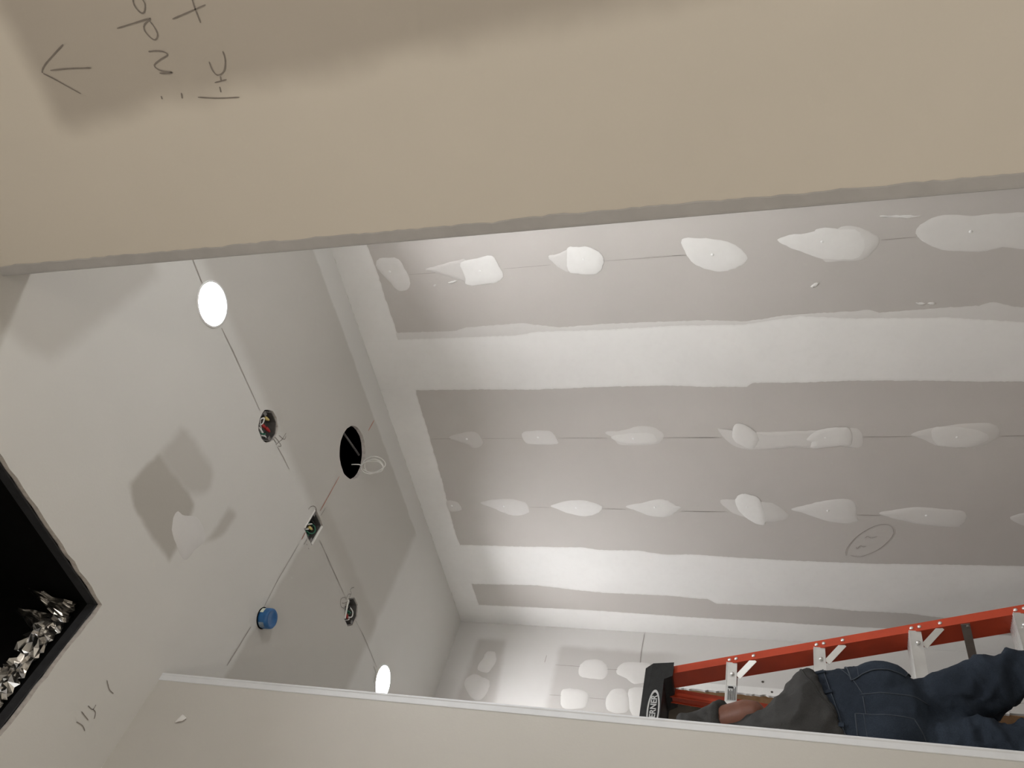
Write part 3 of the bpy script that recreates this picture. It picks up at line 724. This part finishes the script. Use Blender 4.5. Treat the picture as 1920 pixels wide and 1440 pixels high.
b3 = junction(2, octagon(*BOXES[2], .055), .042, 'metal octagon ceiling box beside the blue cap, scribbles beside its rim')
x, y = BOXES[2]
for c, pts in ((m_wire_w, [(.02, -.034, .02), (-.008, -.020, .006), (-.026, -.002, .005), (-.02, .018, .008), (.002, .026, .02)]), (m_wire_g, [(.02, .0, .03), (.006, -.002, .010), (-.012, .004, .008), (-.024, .016, .03)]), (m_wire_g, [(.01, -.02, .03), (-.01, -.004, .012), (-.03, .004, .03)]),
               (m_wire_k, [(.034, -.018, .03), (.030, .004, .008), (.014, .010, .006), (.004, -.004, .02)]), (m_wire_w, [(-.012, -.036, .03), (-.02, -.02, .008), (-.008, -.006, .03)])):
    loop3(x, y, pts, .0022, c, b3)
nut(x, y, .012, -.022, .014, (-1, -.15, -.3), m_nut_r, b3); nut(x, y, .004, -.014, .02, (-1, .1, -.3), m_nut_r, b3)
MB().bar((x + .058, y + .012, CEIL - .002), (x + .022, y - .052, CEIL - .002), .006, .003, (0, 0, 1)).build('bent_rim_tab', m_wire_w, b3)

# blue cap
bx, by = -2.008, 1.568
cap = empty('pipe_cap', (bx, by, CEIL)); tag(cap, 'blue round plastic cap hanging below the ceiling near the near left wall corner', 'pipe cap')
MB().lathe([(.031, .012), (.031, -.004), (.0325, -.0055), (.0335, -.012), (.0335, -.026), (.0325, -.034), (.029, -.0375), (.022, -.0345), (.008, -.0325), (.001, -.032)], (bx, by, CEIL), (0, 0, 1), 40).build('cap_body', m_blue, cap, True)
MB().lathe([(.0355, .0), (.0355, -.0012), (.030, -.0014)], (bx, by, CEIL), (0, 0, 1), 40, False).build('cut_ring', m_black, cap)
def curved(name, a0, a1, z0, z1, r, mat, par, cx, cy):
    vs = []; fs = []; n = 10
    for i in range(n + 1):
        a = R(a0 + (a1 - a0) * i / n)
        for z in (z0, z1): vs.append((cx + r * math.cos(a), cy + r * math.sin(a), CEIL + z))
    for i in range(n): fs.append((2 * i, 2 * i + 1, 2 * i + 3, 2 * i + 2))
    link(name, mesh_of(vs, fs), mat, par, True)
curved('sticker', -5, 30, -.004, -.017, .0342, m_sticker, cap, bx, by)
curved('worn_patch', -95, -60, -.006, -.024, .0341, m_worn, cap, bx, by)

# round cut-out: strap inside, coil of cable hanging out of it
sx, sy, sr = SPEAKER
rod = MB().tube([(sx + .085, sy + .05, CEIL + .05), (sx - .10, sy + .105, CEIL + .05)], .004, 8)
for k in range(26):
    t = k / 25; c = Vector((sx + .085 - .185 * t, sy + .05 + .055 * t, CEIL + .05))
    rod.lathe([(.0042, -.001), (.0052, 0), (.0042, .001)], c, (-.185, .055, 0), 10)
tag(rod.build('threaded_rod', m_steel, None), 'grey threaded rod crossing inside the round ceiling cut-out', 'rod')
pts = []
hx, hy = -2.062, 2.405
pts += [(hx + .022, hy - .024, CEIL + .03), (hx + .010, hy - .010, CEIL + .004)]
for k in range(0, 64):
    a = 2 * math.pi * k / 20
    rr = 1 + .10 * math.sin(k * .37) - .12 * (k / 64)
    off = .030 * rr * math.sin(a)
    pts.append((hx - .012 + .77 * off - .003 * math.sin(k * .9), hy + .006 + .64 * off + .008 * math.sin(k * .23), CEIL - .046 + .052 * rr * math.cos(a) + .003 * math.sin(k * .5)))
tag(MB().tube(catmull(pts, 2, False), .0021, 8).build('cable_coil', m_wire_w, None, True), 'coil of thin white cable hanging from the round ceiling cut-out', 'cable')

# ---------------------------------------------------------------- duct cut-out with foil
dx0, dx1, dy0, dy1 = DUCT
duct = empty('duct_collar', ((dx0 + dx1) / 2, (dy0 + dy1) / 2, CEIL + T)); tag(duct, 'black rectangular duct collar above the square ceiling opening', 'duct')
z0 = CEIL + T - .004
mb = MB()
def ring(mb, o, t, za, zb):
    mb.box((dx0 + o, dy0 + o, za), (dx0 + o + t, dy1 - o, zb)); mb.box((dx1 - o - t, dy0 + o, za), (dx1 - o, dy1 - o, zb))
    mb.box((dx0 + o, dy0 + o, za), (dx1 - o, dy0 + o + t, zb)); mb.box((dx0 + o, dy1 - o - t, za), (dx1 - o, dy1 - o, zb))
ring(mb, .001, .004, z0, CEIL + .040); mb.build('collar_lip', m_duct_edge, duct)
mb = MB(); ring(mb, -.02, .012, CEIL + .040, CEIL + .40); mb.box((dx0, dy0, CEIL + .40), (dx1, dy1, CEIL + .42)); mb.build('duct_wall', m_black, duct)
foil = empty('foil_insulation', (dx0, .95, CEIL + .05)); tag(foil, 'crumpled silver foil insulation inside the square duct opening', 'foil')
def crumple(y0, y1, za, zb, seed, lean, tip=None):
    g = random.Random(seed); n, m = 12, 7; vs = []; fs = []
    for i in range(n + 1):
        for j in range(m + 1):
            f, h_ = i / n, j / m
            zz = za + (zb - za) * h_ * (.75 + .5 * noise.noise(Vector((f * 5, seed, 0))))
            if tip is not None:
                yy = y0 + (y1 - y0) * (f * (1 - h_ * .92) + h_ * .92 * tip); zz = za + (zb - za) * h_
            else:
                yy = y0 + (y1 - y0) * f + g.uniform(-.006, .006)
            xx = dx0 + .012 + lean * h_ + .016 * noise.noise(Vector((f * 9, h_ * 5, seed))) + g.uniform(-.007, .007)
            vs.append((max(dx0 + .006, xx), min(dy1 - .008, yy), zz + g.uniform(-.004, .004)))
    for i in range(n):
        for j in range(m):
            a = i * (m + 1) + j
            q = (a, a + 1, a + m + 2, a + m + 1)
            fs += [(q[0], q[1], q[2]), (q[0], q[2], q[3])] if (i + j) % 2 else [(q[0], q[1], q[3]), (q[1], q[2], q[3])]
    link('foil_flap', mesh_of(vs, fs), m_foil, foil)
crumple(1.055, 1.118, CEIL + .058, CEIL + .175, 1, .05, .9)
crumple(.985, 1.08, CEIL + .052, CEIL + .19, 2, .03, .85)
crumple(.90, 1.05, CEIL + .05, CEIL + .13, 3, .02)
crumple(.82, .92, CEIL + .05, CEIL + .125, 4, .025)
crumple(.80, .89, CEIL + .06, CEIL + .16, 5, .05, .2)
crumple(.72, .84, CEIL + .05, CEIL + .10, 6, .03)
crumple(.60, .76, CEIL + .05, CEIL + .07, 7, .03)

# ---------------------------------------------------------------- step ladder
LYC = 1.768                              # its middle
AL, BE = R(17.5), R(3.0)
d_r = Vector((math.sin(AL), math.sin(BE), -math.cos(AL) * math.cos(BE))).normalized()
T0 = Vector((-2.5931, 1.979, 2.035))
nrm = Vector((math.cos(AL), 0, math.sin(AL)))
yv = Vector((0, 1, 0))
ladder = empty('step_ladder', (-2.45, LYC, 0)); tag(ladder, 'red fibreglass step ladder with aluminium steps and black top cap', 'ladder')
def mir(v, s):
    v = Vector(v); return v if s > 0 else Vector((v.x, 2 * LYC - v.y, v.z))
s_top = -.275; s_bot = (T0.z - .012) / -d_r.z
for s in (1, -1):
    d = Vector((d_r.x, s * d_r.y, d_r.z))
    y1_ = (yv - d * yv.dot(d)).normalized() * s
    n_ = d.cross(y1_) * s
    if n_.x < 0: n_ = -n_
    c = (mir(T0, s) + d * ((s_top + s_bot) / 2)); hl = (s_bot - s_top) / 2
    mb = MB()
    mb.obox(c - y1_ * .0125 - n_ * .040, [d, y1_, n_], [hl, .0025, .040])
    mb.obox(c - n_ * .0025, [d, y1_, n_], [hl, .0155, .0027])
    mb.obox(c - n_ * .0775, [d, y1_, n_], [hl, .0155, .0027])
    mb.build('front_rail', m_red, ladder, False)
    rv = MB()
    for k in range(7):
        q = mir(T0, s) + d * (.305 * k)
        for o in (-.012, .012, .075):
            rv.lathe([(.0065, 0), (.006, .0025), (.003, .0045), (.0005, .005)], q + d * o, n_, 12)
        a = mir(T0, s) + d * (.305 * k)
        rv.lathe([(.0075, 0), (.007, .003), (.003, .0055), (.0005, .006)], Vector((a.x + .0025, a.y - s * .062, a.z + .0)), (1, 0, 0), 12)
    rv.build('rivets', m_alu, ladder, True)['kind'] = 'stuff'
    b = mir(T0, s) + d * s_bot
    MB().obox(b - n_ * .04 + Vector((0, 0, .012)), [Vector((1, 0, 0)), Vector((0, 1, 0)), Vector((0, 0, 1))], [.05, .022, .022]).build('foot', m_cap, ladder, False, .004)
    for k in range(7):
        q = mir(T0, s) + d * (.305 * k)
        a0 = Vector((q.x - .008, q.y - s * .066, q.z - .018))
        a1 = q + d * .075 - n_ * .006 - y1_ * .012
        MB().bar(a0, a1, .020, .003, (0, 0, 1)).build('brace', m_alu, ladder)
for k in range(7):
    q = T0 + d_r * (.305 * k); qm = mir(q, -1)
    ya, yb = qm.y + .013, q.y - .013
    x0, z0 = q.x, q.z
    mb = MB()
    mb.box((x0 - .003, ya, z0 - .015), (x0, yb, z0 + .021))
    mb.box((x0 - .082, ya, z0 + .018), (x0, yb, z0 + .021))
    mb.box((x0 - .082, ya, z0 - .012), (x0 - .079, yb, z0 + .021))
    for j in range(7):
        mb.box((x0 - .010 - j * .011, ya, z0 + .021), (x0 - .006 - j * .011, yb, z0 + .0225))
    mb.box((x0 - .001, ya, z0 + .0185), (x0 + .002, yb, z0 + .0215))
    st = mb.build('step', m_alu, ladder)
    if k == 0:
        yl = yb - .095
        lb = MB().box((x0, yl - .062, z0 - .017), (x0 + .0006, yl, z0 + .016)).build('sticker', m_white_print, st)
        pr = MB()
        pr.box((x0 + .0006, yl - .012, z0 - .004), (x0 + .001, yl - .004, z0 + .012))
        for j in range(7):
            pr.box((x0 + .0006, yl - .058, z0 - .014 + j * .004), (x0 + .001, yl - (.016 if j > 2 else .006) - .006 * (j % 2), z0 - .0118 + j * .004))
        pr.build('sticker_print', m_black_print, st)
# rear legs
AL2 = R(11.0)
d2 = Vector((-math.sin(AL2), math.sin(R(2.2)), -math.cos(AL2))).normalized()
for s in (1, -1):
    d = Vector((d2.x, s * d2.y, d2.z)); n_ = Vector((-math.cos(AL2), 0, math.sin(AL2)))
    top = Vector((-2.775, LYC + s * .172, 2.275)); ln = (top.z - .01) / -d.z
    c = top + d * (ln / 2); y1_ = (yv - d * yv.dot(d)).normalized() * s; n_ = (n_ - y1_ * n_.dot(y1_) - d * n_.dot(d)).normalized()
    mb = MB()
    mb.obox(c - y1_ * .012, [d, y1_, n_], [ln / 2, .0025, .019])
    mb.obox(c + n_ * .0165, [d, y1_, n_], [ln / 2, .018, .0025])
    mb.obox(c - n_ * .0165, [d, y1_, n_], [ln / 2, .018, .0025])
    mb.build('rear_rail', m_red, ladder)
    # folding spreader bar
    q = mir(T0, s) + (Vector((d_r.x, s * d_r.y, d_r.z))) * .765
    a = Vector((q.x - .012, q.y - s * .020, q.z)); e = top + d * ((top.z - q.z + .03) / -d.z) - y1_ * .017
    mid = a.lerp(e, .42) + Vector((0, -s * .006, -.035))
    sp = MB().bar(a + Vector((.006, s * .003, .008)), mid, .026, .004, (0, 0, 1)).bar(mid + Vector((0, -s * .004, 0)), e, .026, .004, (0, 0, 1))
    sp.lathe([(.008, -.006), (.008, .006)], mid, (0, 1, 0), 12).lathe([(.006, -.006), (.005, .006)], a, (0, 1, 0), 12)
    sp.build('spreader_bar', m_spread, ladder)
for z in (1.75, 1.25, .75, .3):
    t = (2.275 - z) / -d2.z; q = Vector((-2.775, 0, 2.275)) + d2 * t
    hw = .172 + d2.y * t - .012
    MB().box((q.x - .03, LYC - hw, z - .016), (q.x - .026, LYC + hw, z + .016)).build('rear_brace', m_alu, ladder)
# top cap
cx0, cx1 = -2.828, -2.642
zt0, zt1 = 2.268, 2.342
hw = .212
mb = MB()
prof = [(-hw, zt1 - .022), (-hw + .022, zt1), (hw - .022, zt1), (hw, zt1 - .022), (hw, zt0 - .018), (hw - .048, zt0 - .018), (hw - .066, zt0 + .012), (-hw + .066, zt0 + .012), (-hw + .048, zt0 - .018), (-hw, zt0 - .018)]
vs = [(cx1 - (.012 if z > zt1 - .03 else 0), LYC + y_, z) for y_, z in prof] + [(cx0, LYC + y_, z) for y_, z in prof]
n = len(prof)
mb.add(vs, [tuple(range(n)), tuple(range(2 * n - 1, n - 1, -1))] + [(k, (k + 1) % n, n + (k + 1) % n, n + k) for k in range(n)])
capo = mb.build('top_cap', m_cap, ladder, False, .005, 3)
# emblem on the cap: white oval ring, lettering
oy, oz, ox = LYC + .012, 2.300, cx1 + .0012
def oval(a0, b0, a1, b1, x):
    n = 48; vs = []; fs = []
    for k in range(n):
        t = 2 * math.pi * k / n
        vs += [(x, oy + a0 * math.cos(t), oz + b0 * math.sin(t)), (x, oy + a1 * math.cos(t), oz + b1 * math.sin(t))]
    for k in range(n):
        j = (k + 1) % n; fs.append((2 * k, 2 * k + 1, 2 * j + 1, 2 * j))
    return mesh_of(vs, fs)
link('emblem_ring', oval(.084, .0215, .073, .0165, ox), m_white_print, capo)
cu = bpy.data.curves.new('lettering', 'FONT')
cu.body = 'WERNER'; cu.size = .0285; cu.align_x = 'CENTER'; cu.align_y = 'CENTER'; cu.offset = .0007; cu.extrude = .0003; cu.space_character = 1.0
tmp = bpy.data.objects.new('tmp', cu); COL.objects.link(tmp)
bpy.context.view_layer.update()
me = bpy.data.meshes.new_from_object(tmp.evaluated_get(bpy.context.evaluated_depsgraph_get()))
bpy.data.objects.remove(tmp)
for v in me.vertices:
    p_ = v.co.copy()
    v.co = Vector((ox + .0002 + p_.z, oy + p_.x * 1.06, oz + p_.y))
me.materials.clear()
link('lettering', me, m_white_print, capo)

# ---------------------------------------------------------------- the worker on the ladder
def evaluated(mb, voxel, smooth, name):
    """closed bodies grown together into one continuous skin"""
    o = mb.build(name, None)
    m = o.modifiers.new('r', 'REMESH'); m.mode = 'VOXEL'; m.voxel_size = voxel
    s = o.modifiers.new('s', 'SMOOTH'); s.factor = .5; s.iterations = smooth
    bpy.context.view_layer.update()
    me = bpy.data.meshes.new_from_object(o.evaluated_get(bpy.context.evaluated_depsgraph_get()))
    old = o.data
    bpy.data.objects.remove(o); bpy.data.meshes.remove(old)
    return me

def limb(mb, pts, flat=1.0, ref=(1, 0, 0), cut=False):
    """tapered limb through (x, y, z, radius) points with rounded ends"""
    P = [Vector(p[:3]) for p in pts]; rr = [p[3] for p in pts]
    secs = []
    def fr(i):
        d = (P[min(i + 1, len(P) - 1)] - P[max(i - 1, 0)]).normalized()
        u = Vector(ref); u = (u - d * u.dot(d)).normalized(); return d, u, d.cross(u)
    d, u, v = fr(0)
    for f, k in ((.95, .3), (.7, .72)): secs.append((P[0] - d * rr[0] * f, u, v, rr[0] * k, rr[0] * k * flat))
    for i in range(len(P)):
        d, u, v = fr(i); secs.append((P[i], u, v, rr[i], rr[i] * flat))
    d, u, v = fr(len(P) - 1)
    for f, k in (() if cut else ((.7, .72), (.95, .3))): secs.append((P[-1] + d * rr[-1] * f, u, v, rr[-1] * k, rr[-1] * k * flat))
    mb.loft(secs)

X, Y, Z = Vector((1, 0, 0)), Vector((0, 1, 0)), Vector((0, 0, 1))
def sec(c, ry, rx, lean=0.0, tilt=0.0):
    """trunk section: lean tips it forward, tilt raises its far side"""
    u = Vector((0, math.cos(tilt), math.sin(tilt))); v = Vector((math.cos(lean), 0, math.sin(lean)))
    return (c, u, v, ry, rx)

FOOT_Z = 2.035 - .305 * 5 * -d_r.z + .0225
person = empty('person', (-2.12, 1.60, FOOT_Z)); tag(person, 'man in charcoal shirt and dark jeans leaning into the red ladder, back turned', 'person')

SH_R, EL_R, WR_R = (-2.505, 1.617, 2.135), (-2.400, 1.625, 1.962), (-2.570, 1.655, 2.072)
SH_L, EL_L, WR_L = (-2.53, 1.30, 2.13), (-2.565, 1.25, 1.87), (-2.60, 1.46, 1.90)
HIP = {1: [(-2.262, 1.575, 1.57), (-2.235, 1.572, 1.50), (-2.200, 1.602, 1.40), (-2.145, 1.645, 1.27), (-2.095, 1.675, 1.10), (-2.07, 1.668, .90), (-2.055, 1.665, .69)],
       -1: [(-2.262, 1.450, 1.58), (-2.228, 1.448, 1.50), (-2.200, 1.440, 1.41), (-2.152, 1.434, 1.28), (-2.115, 1.45, 1.10), (-2.085, 1.495, .90), (-2.06, 1.525, .69)]}
NECK, HEAD = (-2.605, 1.455, 2.235), (-2.665, 1.43, 2.345)

# skin: one continuous figure under the clothes
mb = MB()
mb.loft([sec((-2.25, 1.53, 1.50), .12, .09), sec((-2.25, 1.53, 1.60), .155, .11), sec((-2.28, 1.52, 1.74), .14, .10, .3), sec((-2.38, 1.475, 1.90), .12, .09, .5), sec((-2.475, 1.465, 2.04), .125, .09, .6), sec((-2.54, 1.458, 2.14), .11, .065, .6), sec((-2.585, 1.455, 2.20), .06, .06, .6)])
limb(mb, [(*NECK, .062), (-2.635, 1.445, 2.285, .058)])
mb.ball(HEAD, .095, (1.02, .82, 1.22), 20)
mb.ball((-2.735, 1.422, 2.315), .05, (.8, .9, .9), 12)          # jaw
limb(mb, [(-2.762, 1.42, 2.35, .011), (-2.772, 1.42, 2.333, .015)])   # nose
for s in (-1, 1):
    mb.ball((-2.66, 1.43 + s * .078, 2.34), .024, (.7, .35, 1.2), 10)       # ears
    mb.ball((-2.745, 1.422 + s * .033, 2.362), .014, (.7, 1.2, .6), 10)      # brow
for sh, el, wr in ((SH_R, EL_R, WR_R), (SH_L, EL_L, WR_L)):
    mid = Vector(sh).lerp(Vector(el), .55); fm = Vector(el).lerp(Vector(wr), .3)
    limb(mb, [(*sh, .060), (*mid, .057), (*el, .053)])
    limb(mb, [(*el, .049), (*fm, .047), (*Vector(el).lerp(Vector(wr), .75), .037), (*wr, .030)])
for s in (1, -1):
    rr = [.070, .068, .060, .040, .040, .042, .036]
    limb(mb, [(*p_, r_) for p_, r_ in zip(HIP[s], rr)])
# hands: palm beside the rail, fingers curled round it, thumb on the near side
for wr, rail_z in ((WR_L, 1.885),):
    rx = T0.x + (T0.z - rail_z) * math.tan(AL); ry = 2 * LYC - (T0.y + (T0.z - rail_z) * .052)
    w = Vector(wr); pc = Vector((rx + .012, ry - .028, rail_z))
    limb(mb, [(*w, .028), (*w.lerp(pc, .6), .030), (*pc, .030)], .6, (0, 0, 1))
    for k, ln in enumerate((.9, 1.0, .95, .8)):
        zz = rail_z + .030 - k * .021
        xo = -(zz - rail_z) * math.tan(AL)
        limb(mb, [(rx + .004 + xo, ry - .036, zz, .0088), (rx - .030 * ln + xo, ry - .034, zz - .002, .0085), (rx - .062 * ln + xo, ry - .020, zz - .004, .008), (rx - .066 * ln + xo, ry - .004, zz - .005, .0075)])
    limb(mb, [(pc.x + .008, pc.y, rail_z + .02, .0105), (rx + .022, ry - .006, rail_z + .040, .0095), (rx + .012, ry + .016, rail_z + .046, .0085)])
# right hand flat on the top step, fingers over its back edge, thumb under its front
w = Vector(WR_R); zz = T0.z + .0225
limb(mb, [(*w, .028), (T0.x - .005, 1.656, zz + .022, .028), (T0.x - .040, 1.657, zz + .014, .027)], 1.4, (0, 0, 1))
for k, ln in enumerate((.8, .95, 1.0, .9)):
    yy = 1.625 + k * .0205
    limb(mb, [(T0.x - .035, yy, zz + .012, .0088), (T0.x - .062 * ln, yy, zz + .011, .0085), (T0.x - .090 * ln, yy, zz + .004, .008), (T0.x - .096 * ln, yy, zz - .014, .0075)])
limb(mb, [(T0.x + .006, 1.640, zz + .014, .0105), (T0.x + .013, 1.628, zz - .006, .0095), (T0.x + .011, 1.622, zz - .026, .0085)])
body_me = evaluated(mb, .0065, 5, 'body')
link('body', body_me, m_skin, person, True)
mb = MB(); mb.ball((HEAD[0] + .012, HEAD[1], HEAD[2] + .022), .098, (1.0, .86, 1.14), 22)
hair_me = evaluated(mb, .009, 2, 'hair')
for v in hair_me.vertices:
    if v.co.x < -2.735: v.co.x = -2.735
    v.co += v.co.normalized() * .003 * noise.noise(v.co * 70)
link('hair', hair_me, m_hair, person, True)

def pleat(me, f):
    nn = [v.normal.copy() for v in me.vertices]
    for v, n_ in zip(me.vertices, nn):
        v.co += n_ * f(v.co)
    me.update()

def fold(x_, sharp=1.6):
    return (1 - min(1, abs(x_) * sharp))

# jeans
mb = MB()
mb.loft([sec((-2.240, 1.535, 1.485), .10, .085), sec((-2.235, 1.525, 1.53), .140, .120), sec((-2.240, 1.525, 1.61), .172, .130), sec((-2.262, 1.525, 1.70), .168, .120, .2, .10), sec((-2.285, 1.522, 1.775), .160, .114, .3, .18)])
for s in (1, -1):
    mb.ball((-2.190, 1.525 + s * .068, 1.60 if s > 0 else 1.575), .090, (.98, .92, 1.0), 18)
    rr = [.088, .088, .084, .062, .064, .066, .064]
    limb(mb, [(*p_, r_) for p_, r_ in zip(HIP[s], rr)])
jean_me = evaluated(mb, .007, 8, 'jeans')
def jf(p_):
    leg = max(0, min(1, (1.50 - p_.z) / .12))
    s = 1 if p_.y > 1.56 else -1
    q = Vector((p_.x * 7, p_.y * 7 + s * 5, p_.z * 17 + p_.y * 9 * s))
    a = fold(noise.noise(q), 2.6) * .019 * leg
    b = fold(noise.noise(Vector((p_.x * 16, p_.y * 16, p_.z * 34 - p_.y * 14 * s))), 2.4) * .006 * (.3 + .7 * leg)
    crotch = fold((p_.z - 1.46 - abs(p_.y - 1.55) * .35) / .05, 1) * -.005
    return a + b - .009 * leg + crotch + .0012 * noise.noise(p_ * 45)
pleat(jean_me, jf)
jeans = link('jeans', jean_me, m_denim, person, True)
jb = BVHTree.FromPolygons([v.co.copy() for v in jean_me.vertices], [tuple(p_.vertices) for p_ in jean_me.polygons])
def onto(p_, tree, off):
    h = tree.find_nearest(p_)
    return h[0] + h[1] * off
def ray(o, d, tree, off):
    h = tree.ray_cast(Vector(o), Vector(d))
    return (h[0] + h[1] * off) if h[0] is not None else None
# back pockets, drawn on the seat and cast onto it
def pocket(yc, sgn):
    n = 14; vs = []; fs = []; view = Vector((-.93, .36 * sgn, .05)).normalized()
    org = []
    for i in range(n + 1):
        for j in range(n + 1):
            f, h_ = i / n, j / n
            wv = .062 - .010 * (1 - h_)
            yy = yc + sgn * 0 + (f - .5) * 2 * wv
            zz = 1.665 - (1 - h_) * .135 - (0.024 * (1 - abs(f - .5) * 2) * (1 - h_)) + .05 * (yy - 1.535)
            o = Vector((-1.9, yy, zz)) - Vector((0, view.y, 0)) * .32 + Vector((0, 0, -.0))
            hit = ray(o, view, jb, .0030)
            org.append(hit if hit is not None else onto(Vector((-2.1, yy, zz)), jb, .003))
    vs = org
    for i in range(n):
        for j in range(n):
            a = i * (n + 1) + j
            fs.append((a, a + 1, a + n + 2, a + n + 1))
    o = link('back_pocket', mesh_of(vs, fs), m_denim, jeans, True)
    mb_ = MB()
    rim = [vs[j] for j in range(n, -1, -1)] + [vs[i * (n + 1)] for i in range(1, n + 1)] + [vs[n * (n + 1) + j] for j in range(1, n + 1)]
    mb_.tube(rim, .0016, 6); mb_.tube([vs[i * (n + 1) + n] for i in range(n + 1)], .0022, 6); mb_.tube([vs[i * (n + 1) + n - 2] for i in range(n + 1)], .0011, 6)
    mb_.build('pocket_stitch', m_thread, jeans, True)
pocket(1.445, 1); pocket(1.625, -1)
# waistband, yoke seam, belt loops
def hoop(f, z, off, tree=jb, n=72, slope=.18, lean=-.3):
    out = []
    for k in range(n):
        a = 2 * math.pi * k / n
        dirv = Vector((math.cos(a), math.sin(a), 0))
        c = Vector((-2.28, 1.529, z))
        o = c + dirv * .5
        o.z = z + slope * (o.y - 1.529) * .36 + lean * -.3 * (o.x + 2.28) * .36
        h = tree.ray_cast(o, (Vector((c.x, c.y, o.z)) - o).normalized())
        if h[0] is not None: out.append(h[0] + h[1] * off)
    return out
w0, w1 = hoop(0, 1.712, .004), hoop(0, 1.752, .0045)
if len(w0) == len(w1):
    n = len(w0)
    link('waistband', mesh_of(w0 + w1, [(k, (k + 1) % n, n + (k + 1) % n, n + k) for k in range(n)]), m_denim, jeans, True)
    for w in (w0, w1):
        MB().tube(w, .0014, 6, True).build('waist_stitch', m_thread, jeans, True)
    for k in (2, 10, 62, 66, 18, 50):
        k = k % n
        MB().bar(w0[k] + (w0[k] - w1[k]) * .12 + Vector((.003, 0, 0)), w1[k] + (w1[k] - w0[k]) * .1 + Vector((.003, 0, 0)), .011, .004, w0[(k + 1) % n] - w0[k - 1]).build('belt_loop', m_denim, jeans, False, .001)
for s in (1, -1):
    pts = []
    for i in range(15):
        f = i / 14
        h = ray((-1.9, 1.535 + s * (.005 + .165 * f), 1.655 + .028 * f + .04 * s * f), (-1, 0, 0), jb, .0008)
        if h is not None: pts.append(h)
    if len(pts) > 2: MB().tube(pts, .0015, 6).build('yoke_seam', m_thread, jeans, True)
pts = [h for h in (ray((-1.9, 1.537, 1.66 - i * .012), (-1, 0, 0), jb, .0006) for i in range(15)) if h is not None]
if len(pts) > 2: MB().tube(pts, .0016, 6).build('seat_seam', m_thread, jeans, True)

# shirt
mb = MB()
mb.loft([sec((-2.262, 1.520, 1.722), .180, .136, .15, .38), sec((-2.278, 1.514, 1.765), .172, .132, .2, .26), sec((-2.335, 1.480, 1.84), .160, .124, .4, .05), sec((-2.41, 1.468, 1.92), .156, .122, .5), sec((-2.488, 1.466, 2.045), .160, .120, .6), sec((-2.548, 1.455, 2.14), .150, .095, .6), sec((-2.598, 1.452, 2.21), .075, .070, .6)])
for sh, el in ((SH_R, EL_R), (SH_L, EL_L)):
    a, b = Vector(sh), Vector(el)
    limb(mb, [(*(a + Vector((0, (1.47 - a.y) * .3, .0))), .074), (*a, .074), (*a.lerp(b, .35), .068), (*a.lerp(b, .62), .067)], 1.0, (1, 0, 0), True)
shirt_me = evaluated(mb, .009, 4, 'shirt')
def sf(p_):
    q = Vector((p_.x * 5 + p_.z * 6, p_.y * 5 + p_.z * 9, p_.z * 9 - p_.y * 13))
    a = fold(noise.noise(q), 2.1) * .012
    b = fold(noise.noise(q * 2.3 + Vector((9, 2, 4))), 2.3) * .004
    return a + b - .006 + .001 * noise.noise(p_ * 40)
pleat(shirt_me, sf)
shirt = link('shirt', shirt_me, m_shirt, person, True)
sb = BVHTree.FromPolygons([v.co.copy() for v in shirt_me.vertices], [tuple(p_.vertices) for p_ in shirt_me.polygons])
hem = []
for k in range(64):
    a = 2 * math.pi * k / 64; dirv = Vector((math.cos(a), math.sin(a), 0)); c = Vector((-2.265, 1.527, 0))
    o = c + dirv * .5; o.z = 1.738 + .40 * dirv.y * .18 + .15 * dirv.x * .13
    h = sb.ray_cast(o, -dirv)
    if h[0] is not None: hem.append(h[0] + h[1] * .0008)
MB().tube(hem, .0022, 6, True).build('hem', m_shirt, shirt, True)
# boots on the step
for s in (1, -1):
    a = HIP[s][-1]
    mb = MB()
    limb(mb, [(a[0], a[1], FOOT_Z + .16, .050), (a[0] - .005, a[1], FOOT_Z + .09, .052)])
    limb(mb, [(a[0] + .045, a[1], FOOT_Z + .050, .044), (a[0] - .05, a[1], FOOT_Z + .050, .046), (a[0] - .155, a[1], FOOT_Z + .040, .040)], 1.0, (0, 0, 1))
    me = evaluated(mb, .009, 3, 'boot')
    for v in me.vertices:
        if v.co.z < FOOT_Z + .022: v.co.z = FOOT_Z + .0005 + max(0, v.co.z - FOOT_Z) * .05
    link('boot', me, m_shoe, person, True)
